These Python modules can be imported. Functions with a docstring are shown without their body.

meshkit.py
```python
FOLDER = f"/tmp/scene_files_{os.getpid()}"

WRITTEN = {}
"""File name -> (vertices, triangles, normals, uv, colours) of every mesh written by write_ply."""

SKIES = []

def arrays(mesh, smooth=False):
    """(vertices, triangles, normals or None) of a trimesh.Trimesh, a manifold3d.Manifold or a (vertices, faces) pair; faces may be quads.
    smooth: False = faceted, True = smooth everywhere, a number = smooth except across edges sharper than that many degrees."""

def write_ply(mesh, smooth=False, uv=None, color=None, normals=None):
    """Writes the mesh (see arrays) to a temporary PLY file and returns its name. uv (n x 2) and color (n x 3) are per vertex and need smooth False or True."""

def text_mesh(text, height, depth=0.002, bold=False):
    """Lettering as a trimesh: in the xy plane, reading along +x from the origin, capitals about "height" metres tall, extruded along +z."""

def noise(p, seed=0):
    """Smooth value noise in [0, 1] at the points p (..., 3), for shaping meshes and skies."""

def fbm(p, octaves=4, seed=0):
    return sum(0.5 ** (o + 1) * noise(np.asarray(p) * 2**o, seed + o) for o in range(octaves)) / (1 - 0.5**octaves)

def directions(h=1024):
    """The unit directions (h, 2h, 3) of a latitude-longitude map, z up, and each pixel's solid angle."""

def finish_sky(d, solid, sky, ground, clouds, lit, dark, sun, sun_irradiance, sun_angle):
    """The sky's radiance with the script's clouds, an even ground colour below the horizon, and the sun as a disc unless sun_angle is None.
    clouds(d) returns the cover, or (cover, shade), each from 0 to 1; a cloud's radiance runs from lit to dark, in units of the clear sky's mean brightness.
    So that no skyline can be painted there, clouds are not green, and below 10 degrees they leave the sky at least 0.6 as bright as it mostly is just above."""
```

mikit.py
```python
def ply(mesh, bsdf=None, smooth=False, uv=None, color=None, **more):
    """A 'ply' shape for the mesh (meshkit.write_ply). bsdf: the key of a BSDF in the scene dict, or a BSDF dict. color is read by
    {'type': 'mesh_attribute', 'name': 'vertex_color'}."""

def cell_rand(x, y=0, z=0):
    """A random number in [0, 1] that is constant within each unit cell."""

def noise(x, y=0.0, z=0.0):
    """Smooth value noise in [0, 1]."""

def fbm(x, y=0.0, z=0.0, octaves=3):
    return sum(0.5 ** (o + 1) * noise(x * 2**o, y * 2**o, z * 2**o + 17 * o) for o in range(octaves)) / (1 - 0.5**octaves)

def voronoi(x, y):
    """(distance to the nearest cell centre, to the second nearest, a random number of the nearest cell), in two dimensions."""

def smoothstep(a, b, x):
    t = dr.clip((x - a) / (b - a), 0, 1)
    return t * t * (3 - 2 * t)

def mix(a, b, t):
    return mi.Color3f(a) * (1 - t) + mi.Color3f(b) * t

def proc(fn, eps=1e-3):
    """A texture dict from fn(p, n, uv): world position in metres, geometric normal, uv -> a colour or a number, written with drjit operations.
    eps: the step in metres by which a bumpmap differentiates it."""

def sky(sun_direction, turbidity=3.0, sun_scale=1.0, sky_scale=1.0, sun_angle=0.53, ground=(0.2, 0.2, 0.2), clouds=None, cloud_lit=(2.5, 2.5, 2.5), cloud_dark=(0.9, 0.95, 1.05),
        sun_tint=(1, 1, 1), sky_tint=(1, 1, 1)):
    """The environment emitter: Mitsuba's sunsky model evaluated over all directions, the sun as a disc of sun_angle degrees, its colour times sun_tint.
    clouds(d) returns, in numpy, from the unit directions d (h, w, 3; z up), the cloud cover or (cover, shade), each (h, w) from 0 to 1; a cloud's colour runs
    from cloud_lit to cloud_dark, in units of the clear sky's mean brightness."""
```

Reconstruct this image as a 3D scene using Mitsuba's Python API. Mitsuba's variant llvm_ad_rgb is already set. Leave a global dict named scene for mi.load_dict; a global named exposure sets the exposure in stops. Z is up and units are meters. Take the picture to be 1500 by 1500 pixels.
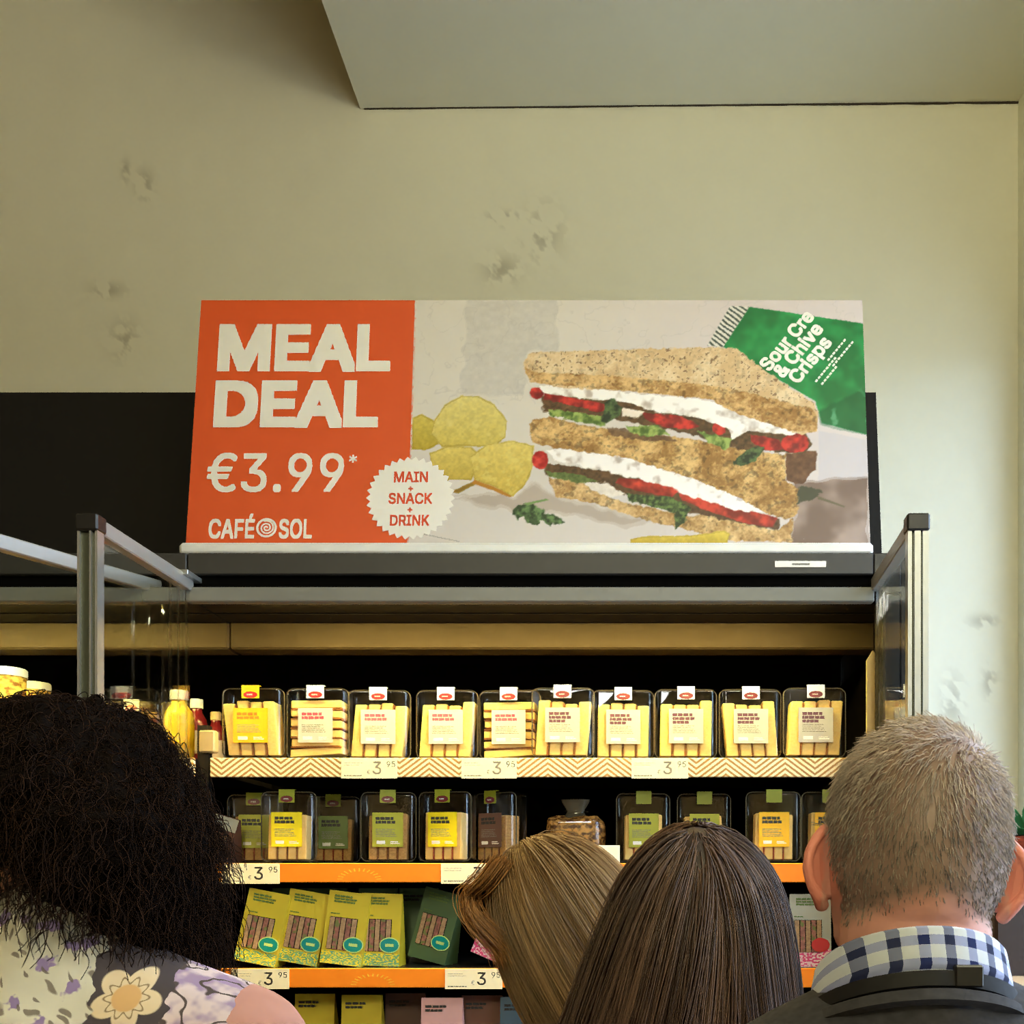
import math, random
import numpy as np, trimesh, manifold3d, shapely
from shapely import affinity
from shapely.geometry import Polygon, LineString, Point
import drjit as dr
import mitsuba as mi
import mikit, meshkit
from mikit import proc, noise, fbm, voronoi, cell_rand, smoothstep, mix

T4 = mi.ScalarTransform4f
scene, labels = {}, {}

# ---------------------------------------------------------------- camera, sky, light, exposure
EYE = 1.6
FOCAL = 1650.0                       # focal length in pixels of the 1500 x 1500 frame (rise and shift of the lens below)
scene['camera'] = {'type': 'perspective', 'fov': math.degrees(2 * math.atan(750 / FOCAL)), 'fov_axis': 'x',
                   'near_clip': 0.05, 'far_clip': 100.0,
                   'principal_point_offset_x': -(933 - 750) / 1500, 'principal_point_offset_y': -(1295 - 750) / 1500,
                   'to_world': T4().look_at(origin=[0, 0, EYE], target=[0, 1, EYE], up=[0, 0, 1])}
exposure = -0.05
SKY_SCALE = 28.0
LAMP = 108.0
GLOBE = 47.0
scene['sky'] = mikit.sky((0.3, -0.5, 0.75), turbidity=4.0, sun_scale=0.0, sky_scale=SKY_SCALE, ground=(0.35, 0.35, 0.33),
                         clouds=lambda d: np.full(d.shape[:2], 0.7), cloud_lit=(1.35, 1.55, 1.7), cloud_dark=(0.85, 0.95, 1.1), sky_tint=(0.62, 1.0, 1.52))

# ---------------------------------------------------------------- helpers
def srgb(r, g, b):
    c = np.array([r, g, b]) / 255.0
    return [float(x) for x in np.where(c < 0.04045, c / 12.92, ((c + 0.055) / 1.055) ** 2.4)]

def rgb(*c): return {'type': 'rgb', 'value': srgb(*c)}

def X(u, y): return (u - 933) * y / FOCAL          # measuring aid: a distance across at depth y
def Z(v, y): return EYE + (1295 - v) * y / FOCAL

_taken = {}
def number(base):
    k = _taken.get(base, 0); _taken[base] = k + 1
    return base if k == 0 else f'{base}_{k:03d}'

def thing(base, label, cat, group=None):
    key = number(base)
    labels[key] = {'label': label, 'category': cat}
    if group: labels[key]['group'] = group
    return key

def part(parent, base, shape, world=None, label=None, kind=None):
    key = number(f'{parent}__{base}')
    scene[key] = {**shape, 'to_world': world} if world is not None else shape
    if label or kind:
        labels[key] = {}
        if label: labels[key]['label'] = label
        if kind: labels[key]['kind'] = kind
    return key

def struct(base, shape):
    key = number(base); scene[key] = shape; labels[key] = {'kind': 'structure'}
    return key

def box(x0, x1, y0, y1, z0, z1, c=0.0):
    """A box with chamfered edges."""
    if c <= 0:
        m = trimesh.creation.box((x1 - x0, y1 - y0, z1 - z0)); m.apply_translation(((x0 + x1) / 2, (y0 + y1) / 2, (z0 + z1) / 2)); return m
    p = []
    for sx in (0, 1):
        for sy in (0, 1):
            for sz in (0, 1):
                q = np.array([(x0, x1)[sx], (y0, y1)[sy], (z0, z1)[sz]]); d = np.array([1 - 2 * sx, 1 - 2 * sy, 1 - 2 * sz]) * c
                for a in range(3):
                    e = d.copy(); e[a] = 0; p.append(q + e)
    return trimesh.convex.convex_hull(np.array(p))

def rbox(sx, sy, sz, r, z0=0.0, y0=None, n=3):
    """A rounded box, centred in x (and y unless y0 is given), from z0 upwards."""
    s = trimesh.creation.uv_sphere(1.0, count=[2 * n, 4 * n]).vertices * r
    p = np.vstack([s + [a * (sx / 2 - r), b * (sy / 2 - r), c * (sz / 2 - r)] for a in (-1, 1) for b in (-1, 1) for c in (-1, 1)])
    m = trimesh.convex.convex_hull(p); m.apply_translation([0, 0 if y0 is None else y0 + sy / 2, z0 + sz / 2]); return m

def join(ms): return trimesh.util.concatenate(list(ms))

def quad(p): return (np.array(p, float), np.array([[0, 1, 2], [0, 2, 3]]))

def lathe(profile, n=28, at=(0, 0, 0)):
    m = trimesh.creation.revolve(np.array(profile), sections=n); m.apply_translation(at); return m

def extr(poly, depth):
    gs = getattr(poly, 'geoms', [poly])
    return join(trimesh.creation.extrude_polygon(g, depth, engine='earcut') for g in gs if g.area > 1e-9)

def text(s, h, depth=0.0006, fat=0.0, width=None, bold=False):
    m = meshkit.text_mesh(s, h, depth, bold)
    if fat:
        m = join([m.copy().apply_translation((fat * a, fat * b, 0)) for a in (-1, 0, 1) for b in (-1, 0, 1)])
    if width:
        b = m.bounds; m.apply_translation((-b[0][0], 0, 0)); m.apply_scale((width / (b[1][0] - b[0][0]), 1, 1))
    return m

FLAT = np.array([[1, 0, 0, 0], [0, 0, -1, 0], [0, 1, 0, 0], [0, 0, 0, 1.0]])       # drawing plane xy -> upright, facing the viewer (-y)
def upright(m, x=0, y=0, z=0):
    m = m.copy(); m.apply_transform(FLAT); m.apply_translation((x, y, z)); return m

def pose(x, y, z, yaw=0, roll=0, pitch=0):
    return T4().translate([x, y, z]).rotate([0, 0, 1], yaw).rotate([0, 1, 0], roll).rotate([1, 0, 0], pitch)

# ---------------------------------------------------------------- materials
def mat(key, base, rough=0.5, **more):
    scene[key] = {'type': 'twosided', 'bsdf': {'type': 'principled', 'base_color': base if isinstance(base, dict) else rgb(*base), 'roughness': rough, **more}}
    return key

# hand marks and scuffs on the paint: (x, z, half width, half height)
SCUFFS = [(X(u, 3.0), Z(v, 3.0), a, b) for u, v, a, b in ((184, 250, .012, .03), (212, 270, .025, .04), (158, 425, .045, .022), (182, 498, .04, .05), (740, 320, .05, .02), (735, 395, .05, .04), (795, 340, .05, .07), (1395, 1030, .03, .07), (1450, 1000, .02, .04), (1490, 60, .04, .04), (1440, 910, .04, .02))]
def wall_fn(p, n, uv):
    g = fbm(p.x * 1.3, p.y * 1.3, p.z * 1.3)
    c = mix(srgb(210, 206, 184), srgb(218, 215, 194), g)
    sm = mi.Float(0)
    for cx, cz, rx, rz in SCUFFS:
        sm = dr.maximum(sm, dr.exp(-dr.square((p.x - cx) / rx) - dr.square((p.z - cz) / rz)))
    sm = sm * smoothstep(0.42, 0.62, fbm(p.x * 38 + p.z * 16, p.y * 20, p.z * 26))
    return mix(c, srgb(128, 120, 96), sm * 0.5)
scene['wall_paint'] = {'type': 'twosided', 'bsdf': {'type': 'bumpmap', 'arbitrary': proc(lambda p, n, uv: fbm(p.x * 60, p.y * 60, p.z * 60) * 0.0004, 2e-3),
                       'scale': 1.0, 'bsdf': {'type': 'principled', 'base_color': proc(wall_fn), 'roughness': 0.75}}}
mat('ceiling_paint', (120, 108, 84), 0.8)
mat('floor_tile', proc(lambda p, n, uv: mix(srgb(104, 94, 82), srgb(120, 110, 96), fbm(p.x * 4, p.y * 4, 0))), 0.4)
mat('wall_brown', (112, 94, 74), 0.8)
mat('post_core', (70, 74, 62), 0.25)
mat('crack', (52, 44, 34), 0.9)
mat('black_panel', (20, 18, 16), 0.7, specular=0.2)
mat('black_metal', (26, 25, 25), 0.35)
mat('dark_grey', (44, 43, 42), 0.5)
scene['interior_black'] = {'type': 'twosided', 'bsdf': {'type': 'diffuse', 'reflectance': {'type': 'rgb', 'value': [.0032, .003, .0028]}}}
mat('tan_metal', (186, 166, 124), 0.45)
mat('tan_dark', (42, 34, 20), 0.7)
mat('tag_card', (250, 240, 205), 0.5)
mat('aluminium', (190, 192, 188), 0.32, metallic=0.75)
mat('dull_aluminium', (118, 118, 112), 0.5, metallic=0.1)
mat('slat_black', (17, 17, 17), 0.8, specular=0.2)
mat('grey_rail', (172, 170, 164), 0.4, metallic=0.35)
mat('white_plastic', (228, 228, 222), 0.4)
mat('white_card', (240, 236, 226), 0.5)
mat('white_frame', (225, 228, 228), 0.4)
mat('ink', (40, 36, 34), 0.6)
mat('ink_grey', (120, 116, 108), 0.6)
mat('ink_pale', (176, 168, 150), 0.6)
mat('sign_orange', (214, 84, 38), 0.45)
mat('sign_white', (238, 234, 224), 0.45)
mat('sign_ink', (202, 70, 40), 0.5)
mat('orange_strip', (252, 140, 28), 0.4)
mat('sun_yellow', (255, 196, 60), 0.4)
def chevron(p, n, uv):
    w = 0.122
    fx = p.x / w - dr.floor(p.x / w)
    t = (p.z + dr.abs(fx - 0.5) * w * 0.75) / 0.0115
    k = t - dr.floor(t)
    return mix(srgb(246, 232, 196), srgb(172, 128, 66), smoothstep(0.46, 0.56, k) * smoothstep(1.0, 0.92, k))
mat('chevron_card', proc(chevron), 0.45)
scene['clear_glass'] = {'type': 'thindielectric', 'int_ior': 1.32, 'specular_transmittance': {'type': 'rgb', 'value': [0.95, 0.975, 0.96]}}
scene['soft_glass'] = {'type': 'thindielectric', 'int_ior': 1.03, 'specular_transmittance': {'type': 'rgb', 'value': [0.93, 0.96, 0.94]}}
scene['window_glass'] = {'type': 'thindielectric', 'int_ior': 1.5}
scene['clear_plastic'] = {'type': 'thindielectric', 'int_ior': 1.45, 'specular_transmittance': {'type': 'rgb', 'value': [0.96, 0.96, 0.94]}}
mat('plastic_rim', (84, 80, 66), 0.15)

# ---------------------------------------------------------------- the room
WALL_Y, RIGHT_X, SOFFIT_Z, SOFFIT_X = 3.0, 1.015, Z(160, 3.0), X(528, 3.0)
P = mikit.ply
struct('wall_back', P(box(-4.1, 1.1, WALL_Y, WALL_Y + 0.12, 0, 4.8), 'wall_paint'))
struct('wall_left', P(box(-4.1, -4.0, -3.5, WALL_Y, 0, 4.8), 'wall_brown'))
struct('wall_rear', P(box(-4.1, 1.3, -3.6, -3.5, 0, 4.8), 'wall_brown'))
struct('floor', P(box(-4.1, 1.2, -3.6, 3.1, -0.1, 0), 'floor_tile'))
struct('ceiling', P(box(-4.1, 1.3, -3.6, 3.1, 4.7, 4.8), 'ceiling_paint'))
TILT = 0.0105                          # the soffit rises a little to the right
so = box(SOFFIT_X, 1.1, 0.4, WALL_Y, SOFFIT_Z, 4.7); so.vertices[:, 2] += TILT * (so.vertices[:, 0] - SOFFIT_X)
struct('ceiling_soffit', P(so, 'wall_paint'))
# the dark, uneven joint under the soffit
jx = np.linspace(SOFFIT_X + 0.01, RIGHT_X, 90)
jt = 0.0012 + 0.0045 * meshkit.fbm(np.stack([jx * 14, jx * 0, jx * 0], 1), 3) * (0.3 + 0.7 * (jx - jx[0]) / (jx[-1] - jx[0]))
struct('trim_1', P(extr(Polygon(list(zip(jx, TILT * (jx - SOFFIT_X))) + list(zip(jx[::-1], (TILT * (jx - SOFFIT_X) - jt)[::-1]))), 0.004).apply_transform(FLAT).apply_translation((0, WALL_Y - 0.0005, SOFFIT_Z)), 'crack'))
# right wall: a shop window from the corner towards the viewer, wall above it
WY0, WY1, WZ0, WZ1 = 0.5, 2.90, 0.15, 3.05
struct('wall_right', P(join([box(RIGHT_X, 1.2, WY1, WALL_Y, 0, 4.7), box(RIGHT_X, 1.2, -3.5, WY0, 0, 4.7), box(RIGHT_X, 1.2, WY0, WY1, WZ1, 4.7), box(RIGHT_X, 1.2, WY0, WY1, 0, WZ0)]), 'wall_paint'))
mull = [WY0 + (WY1 - WY0) * k / 2 for k in range(3)]
win = struct('window_1', P(join([box(1.06, 1.12, y - 0.03, y + 0.03, WZ0, WZ1) for y in mull] + [box(1.06, 1.12, WY0, WY1, z - 0.03, z + 0.03) for z in (WZ0, WZ1)]), 'white_frame'))
for k in range(2):
    y0, y1 = mull[k] + 0.03, mull[k + 1] - 0.03
    part('window_1', 'pane', P(quad([(1.09, y0, WZ0 + .03), (1.09, y1, WZ0 + .03), (1.09, y1, WZ1 - .03), (1.09, y0, WZ1 - .03)]), 'window_glass'))
# warm globe pendants of the shop, hanging under the soffit and over the shop floor, out of the frame
for x, y, z, rg, lab in ((-0.20, -2.30, 3.40, .38, 'very large opal globe pendant at the rear of the shop'), (0.60, 0.60, 3.14, .118, 'small opal globe pendant under the soffit nearest the window')):
    t = thing('pendant_lamp', lab, 'lamp', 'globe pendants')
    zc = SOFFIT_Z if y > 0.4 else 4.7
    part(t, 'cord', P(lathe([(0, z + rg), (.004, z + rg), (.004, zc), (0, zc)], 10, (x, y, 0)), 'black_metal'))
    part(t, 'holder', P(lathe([(0, z + rg - .012), (.04, z + rg - .012), (.036, z + rg + .03), (.012, z + rg + .05), (0, z + rg + .05)], 20, (x, y, 0)), 'black_metal', 40))
    gl = trimesh.creation.icosphere(3, rg); gl.apply_translation((x, y, z))
    part(t, 'globe', {**P(gl, 'white_plastic', True), 'emitter': {'type': 'area', 'radiance': {'type': 'rgb', 'value': [GLOBE * 0.98, GLOBE * 0.92, GLOBE * 0.60]}}})

# ---------------------------------------------------------------- the refrigerated cabinets
CY = 2.20                              # front of the canopy
XL, XR = -0.878, 0.462
SHELF_Y, SHELF_TOP = 2.32, [1.860 - 0.2165 * k for k in range(5)]
def cabinet(x0, x1, label, shelves, strips):
    t = thing('display_fridge', label, 'display fridge')
    xin = x1 + 0.052 if x1 > 0 else x1            # the interior runs on behind the end stile
    part(t, 'back_panel', P(box(x0, xin, 2.84, 2.90, 0.25, 2.24), 'interior_black'))
    part(t, 'canopy', P(box(x0, xin, 2.215, 2.90, 2.168, 2.247), 'interior_black'))
    part(t, 'fascia', P(box(x0, x1, CY, 2.215, 2.205, 2.247, 0.002), 'dark_grey'))
    part(t, 'trim_strip', P(box(x0, x1, 2.190, 2.214, 2.1495, 2.178, 0.002), 'dull_aluminium'), label='aluminium strip under the canopy')
    for y0, y1 in ((2.262, 2.335), (2.345, 2.42)):
        part(t, 'slat', P(box(x0, xin, y0, y1, 2.162, 2.170, 0.001), 'slat_black'))
    part(t, 'air_outlet', P(box(x0, xin, 2.43, 2.50, 2.107, 2.168, 0.004), 'tan_dark'), label='tan metal air outlet')
    lx0, lx1 = x0 + 0.10, x1 - 0.10
    part(t, 'lamp', {**P(trimesh.convex.convex_hull([(lx, yy, zz + dz) for lx in (lx0, lx1) for yy, zz in ((2.216, 2.151), (2.2605, 2.1640)) for dz in (0, .0015)]), 'white_plastic'),
                     'emitter': {'type': 'area', 'radiance': {'type': 'rgb', 'value': [LAMP * 1.0, LAMP * 0.67, LAMP * 0.175]}}}, label='warm strip lamp')
    for k in shelves:
        z = SHELF_TOP[k]
        gap = 0.03 if x1 < XL else 0.0
        s = part(t, 'shelf', P(box(x0 + .004, x1 - .004 - gap, SHELF_Y + 0.004, 2.82, z - 0.022, z), 'black_metal'))
        part(s, 'price_rail', P(box(x0, x1 - gap, SHELF_Y - 0.004, SHELF_Y + 0.004, z - 0.04, z, 0.0015), strips[k]),
             label='cream price rail with tan chevrons' if k == 0 else 'orange price rail')
    part(t, 'base', P(join([box(x0, x1, 1.88, 2.90, 0.12, 0.30), box(x0, x1, 1.88, 1.95, 0.30, 0.62, 0.01), box(x0, x1, 1.95, 2.84, 0.30, 0.46), box(x0 + .03, x1 - .03, 1.95, 2.85, 0.0, 0.12)]), 'black_metal'))
    return t
STRIPS = ['chevron_card', 'orange_strip', 'orange_strip', 'orange_strip', 'orange_strip']
fridge = cabinet(XL, XR, 'black open display fridge full of packed sandwiches under the meal sign', range(5), STRIPS)
fridge2 = cabinet(-2.25, XL - 0.002, 'neighbouring black display fridge at the left behind glass panels', range(5), STRIPS)
# upright at the right inside, and the interior side wall
part(fridge, 'side_wall', P(join([box(XR + 0.055, XR + 0.072, 2.206, 2.90, 0.12, 2.247, 0.002), box(XR + 0.019, XR + 0.0545, 2.206, 2.28, 0.12, 2.166, 0.002), box(XR + 0.001, XR + 0.0545, 2.200, 2.2145, 2.170, 2.247, 0.002)]), 'black_metal'), label='black insulated end wall')
part(fridge, 'inner_wall', P(box(XR + 0.0505, XR + 0.0545, 2.31, 2.84, 0.3, 2.10), 'interior_black'))
up = extr(Polygon([(0, 0.62), (0.024, 0.62), (0.024, 2.055), (0.012, 2.075), (0, 2.055)]), 0.012)
part(fridge, 'upright', P(upright(up, XR + 0.005, 2.297, 0), 'tan_metal'), label='tan upright at the right edge')
part(fridge2, 'side_wall', P(box(-2.312, -2.253, 2.206, 2.90, 0.12, 2.247, 0.002), 'black_metal'), label='black insulated end wall')
part(fridge2, 'upright', P(box(XL - .035, XL - .012, 2.34, 2.36, 0.46, 1.93), 'black_metal'))
part(fridge2, 'bracket', P(box(-0.905, -0.872, 2.325, 2.35, 1.872, 1.918, 0.003), 'tan_metal'), label='small tan end bracket')
lab = part(fridge, 'small_label', P(box(X(1135, CY), X(1210, CY), CY - .0015, CY, Z(831, CY), Z(822, CY)), 'white_card'), label='small white label strip')
part(lab, 'print', P(box(X(1160, CY), X(1186, CY), CY - .0022, CY - .0015, Z(828, CY), Z(825.5, CY)), 'ink_grey'))

def end_panel(parent, p0, p1, ztop, zbot=0.62, clip=False, glass='clear_glass'):
    """Glass end panel from the front edge p0 to the rear edge p1 (x, y), with front post, black cap and top rail."""
    p0, p1 = np.array(p0), np.array(p1); d = (p1 - p0) / np.linalg.norm(p1 - p0); L = np.linalg.norm(p1 - p0); n = np.array([-d[1], d[0]])
    M = np.eye(4); M[:2, 0] = n * -1; M[:2, 1] = d; M[:2, 3] = p0
    def at(m): return m.apply_transform(M)
    g = part(parent, 'side_panel', P(at(box(-.003, .003, 0, L, zbot, ztop - .02)), glass), label='glass side panel')
    fp = part(g, 'front_post', P(at(join([box(-.0165, -.0125, -.012, .010, zbot, ztop - .012), box(.0035, .0065, -.013, .010, zbot, ztop - .012), box(.0125, .0165, -.012, .010, zbot, ztop - .012)])), 'aluminium'), label='bright edges of the front post') if glass == 'soft_glass' or p0[0] < 0 else part(g, 'front_post', P(at(join([box(-.0165, -.010, -.012, .010, zbot, ztop - .012), box(-.006, .004, -.013, .010, zbot, ztop - .012), box(.0075, .0165, -.012, .010, zbot, ztop - .012)])), 'aluminium'), label='aluminium front post')
    part(g, 'post_core', P(at(box(-.0125, .0125, -.006, .012, zbot, ztop - .012)), 'post_core'), label='dark core of the post')
    part(g, 'cap', P(at(box(-.0185, .0185, -.016, .016, ztop - .028, ztop, 0.003)), 'black_metal'), label='black cap on the post')
    part(g, 'top_rail', P(at(box(-.011, .011, 0.012, L, ztop - .026, ztop, 0.002)), 'grey_rail'), label='grey top rail')
    for k in range(3):
        part(g, 'rear_strip', P(at(box(-.003, .003, L - .012 - .035 * k, L - .008 - .035 * k, zbot, ztop - .026)), 'clear_plastic'))
    if clip:
        part(g, 'clip', P(at(box(-.004, .02, L - .05, L + .02, ztop - .006, ztop + .004, 0.001)), 'aluminium'))
end_panel(fridge, (-0.885, 1.826), (-0.876, 2.20), 2.197, clip=True)
end_panel(fridge, (0.4535, 1.826), (0.468, 2.20), 2.197)
end_panel(fridge2, (-1.155, 1.80), (-0.935, 2.24), 2.197, glass='soft_glass')
# black board standing behind the sign
bb = thing('backing_board', 'wide black board standing on the fridges behind the sign', 'board')
bp = np.array([(2.379, 2.2475), (2.405, 2.2475), (2.470, 2.668), (2.447, 2.668)])
bm = trimesh.convex.convex_hull(np.vstack([np.column_stack([np.full(4, x), bp]) for x in (-2.2, 0.519)]))
scene[bb] = P(bm, 'black_panel')

# ---------------------------------------------------------------- the promotion sign
SW, SH = 1.361, 0.532
sy, sz = 0.08 / SH, 0.526 / SH
SIGN = np.array([[1, 0, 0, -0.897], [0, sy, -sz, 2.24], [0, sz, sy, 2.276], [0, 0, 0, 1.0]])
SIGN[:3, 2] = np.cross(SIGN[:3, 0], SIGN[:3, 1])
def on_sign(m, s=0, t=0, lift=0.0): return m.copy().apply_translation((s, t, lift)).apply_transform(SIGN)
sign = thing('promotion_sign', 'large orange and white meal deal sign with a sandwich picture above the fridge', 'sign')
part(sign, 'board', P(on_sign(box(0, SW, 0, SH, -0.008, 0.0)), 'sign_white'))
part(sign, 'ledge', P(box(X(265, 2.225), X(1278, 2.225), 2.212, 2.262, 2.2475, 2.272, 0.006), 'white_plastic'), label='white plastic foot rail')
part(sign, 'orange_panel', P(on_sign(box(0, 0.443, 0, SH, 0.0, 0.0008)), 'sign_orange'), label='orange panel')
def word(base, s, h, fat, w, x, y, m='sign_white', lift=0.0008, **k):
    return part(sign, base, P(on_sign(text(s, h, 0.0006, fat, w), x, y, lift), m), **k)
word('headline', 'MEAL', 0.0925, 0.0063, 0.353, 0.041, 0.379)
word('headline', 'DEAL', 0.0905, 0.0063, 0.333, 0.040, 0.256)
word('price', '\u20ac3.99', 0.080, 0.0014, 0.275, 0.034, 0.112)
word('asterisk', '*', 0.030, 0.0004, 0.016, 0.318, 0.160)
word('shop_name', 'CAF\u00c9', 0.038, 0.0016, 0.091, 0.044, 0.013)
word('shop_name', 'SOL', 0.038, 0.0016, 0.066, 0.184, 0.013)
th = np.linspace(0.4, 4.6 * math.pi, 90)
sp = LineString(np.column_stack([(0.0012 + 0.0137 * th / th[-1]) * np.cos(th), (0.0012 + 0.0137 * th / th[-1]) * np.sin(th)])).buffer(0.0016)
part(sign, 'emblem', P(on_sign(extr(sp.union(Point(0, 0).buffer(0.0205).difference(Point(0, 0).buffer(0.0160))), 0.0006), 0.159, 0.034, 0.0008), 'sign_white'), label='white spiral emblem')
# scalloped badge
a = np.linspace(0, 2 * math.pi, 34 * 8, endpoint=False)
rad = 0.0845 + 0.0042 * (2 * np.abs(((a * 34 / (2 * math.pi)) % 1) - 0.5) * 2 - 1)
badge = part(sign, 'badge', P(on_sign(extr(Polygon(np.column_stack([rad * np.cos(a), rad * np.sin(a)])), 0.0012), 0.444, 0.097, 0.001), 'sign_white'), label='white badge with a toothed edge')
for s, w, y in (('MAIN', .068, .131), ('SNACK', .087, .085), ('DRINK', .078, .0385)):
    part(badge, 'lettering', P(on_sign(text(s, 0.0215, 0.0006, 0.0007, w), 0.444 - w / 2, y, 0.0022), 'sign_ink'))
for y in (.1165, .0715):
    part(badge, 'plus', P(on_sign(join([box(-.005, .005, -.0014, .0014, 0, .0006), box(-.0014, .0014, -.005, .005, 0, .0006)]), 0.444, y, 0.0022), 'sign_ink'))

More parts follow.
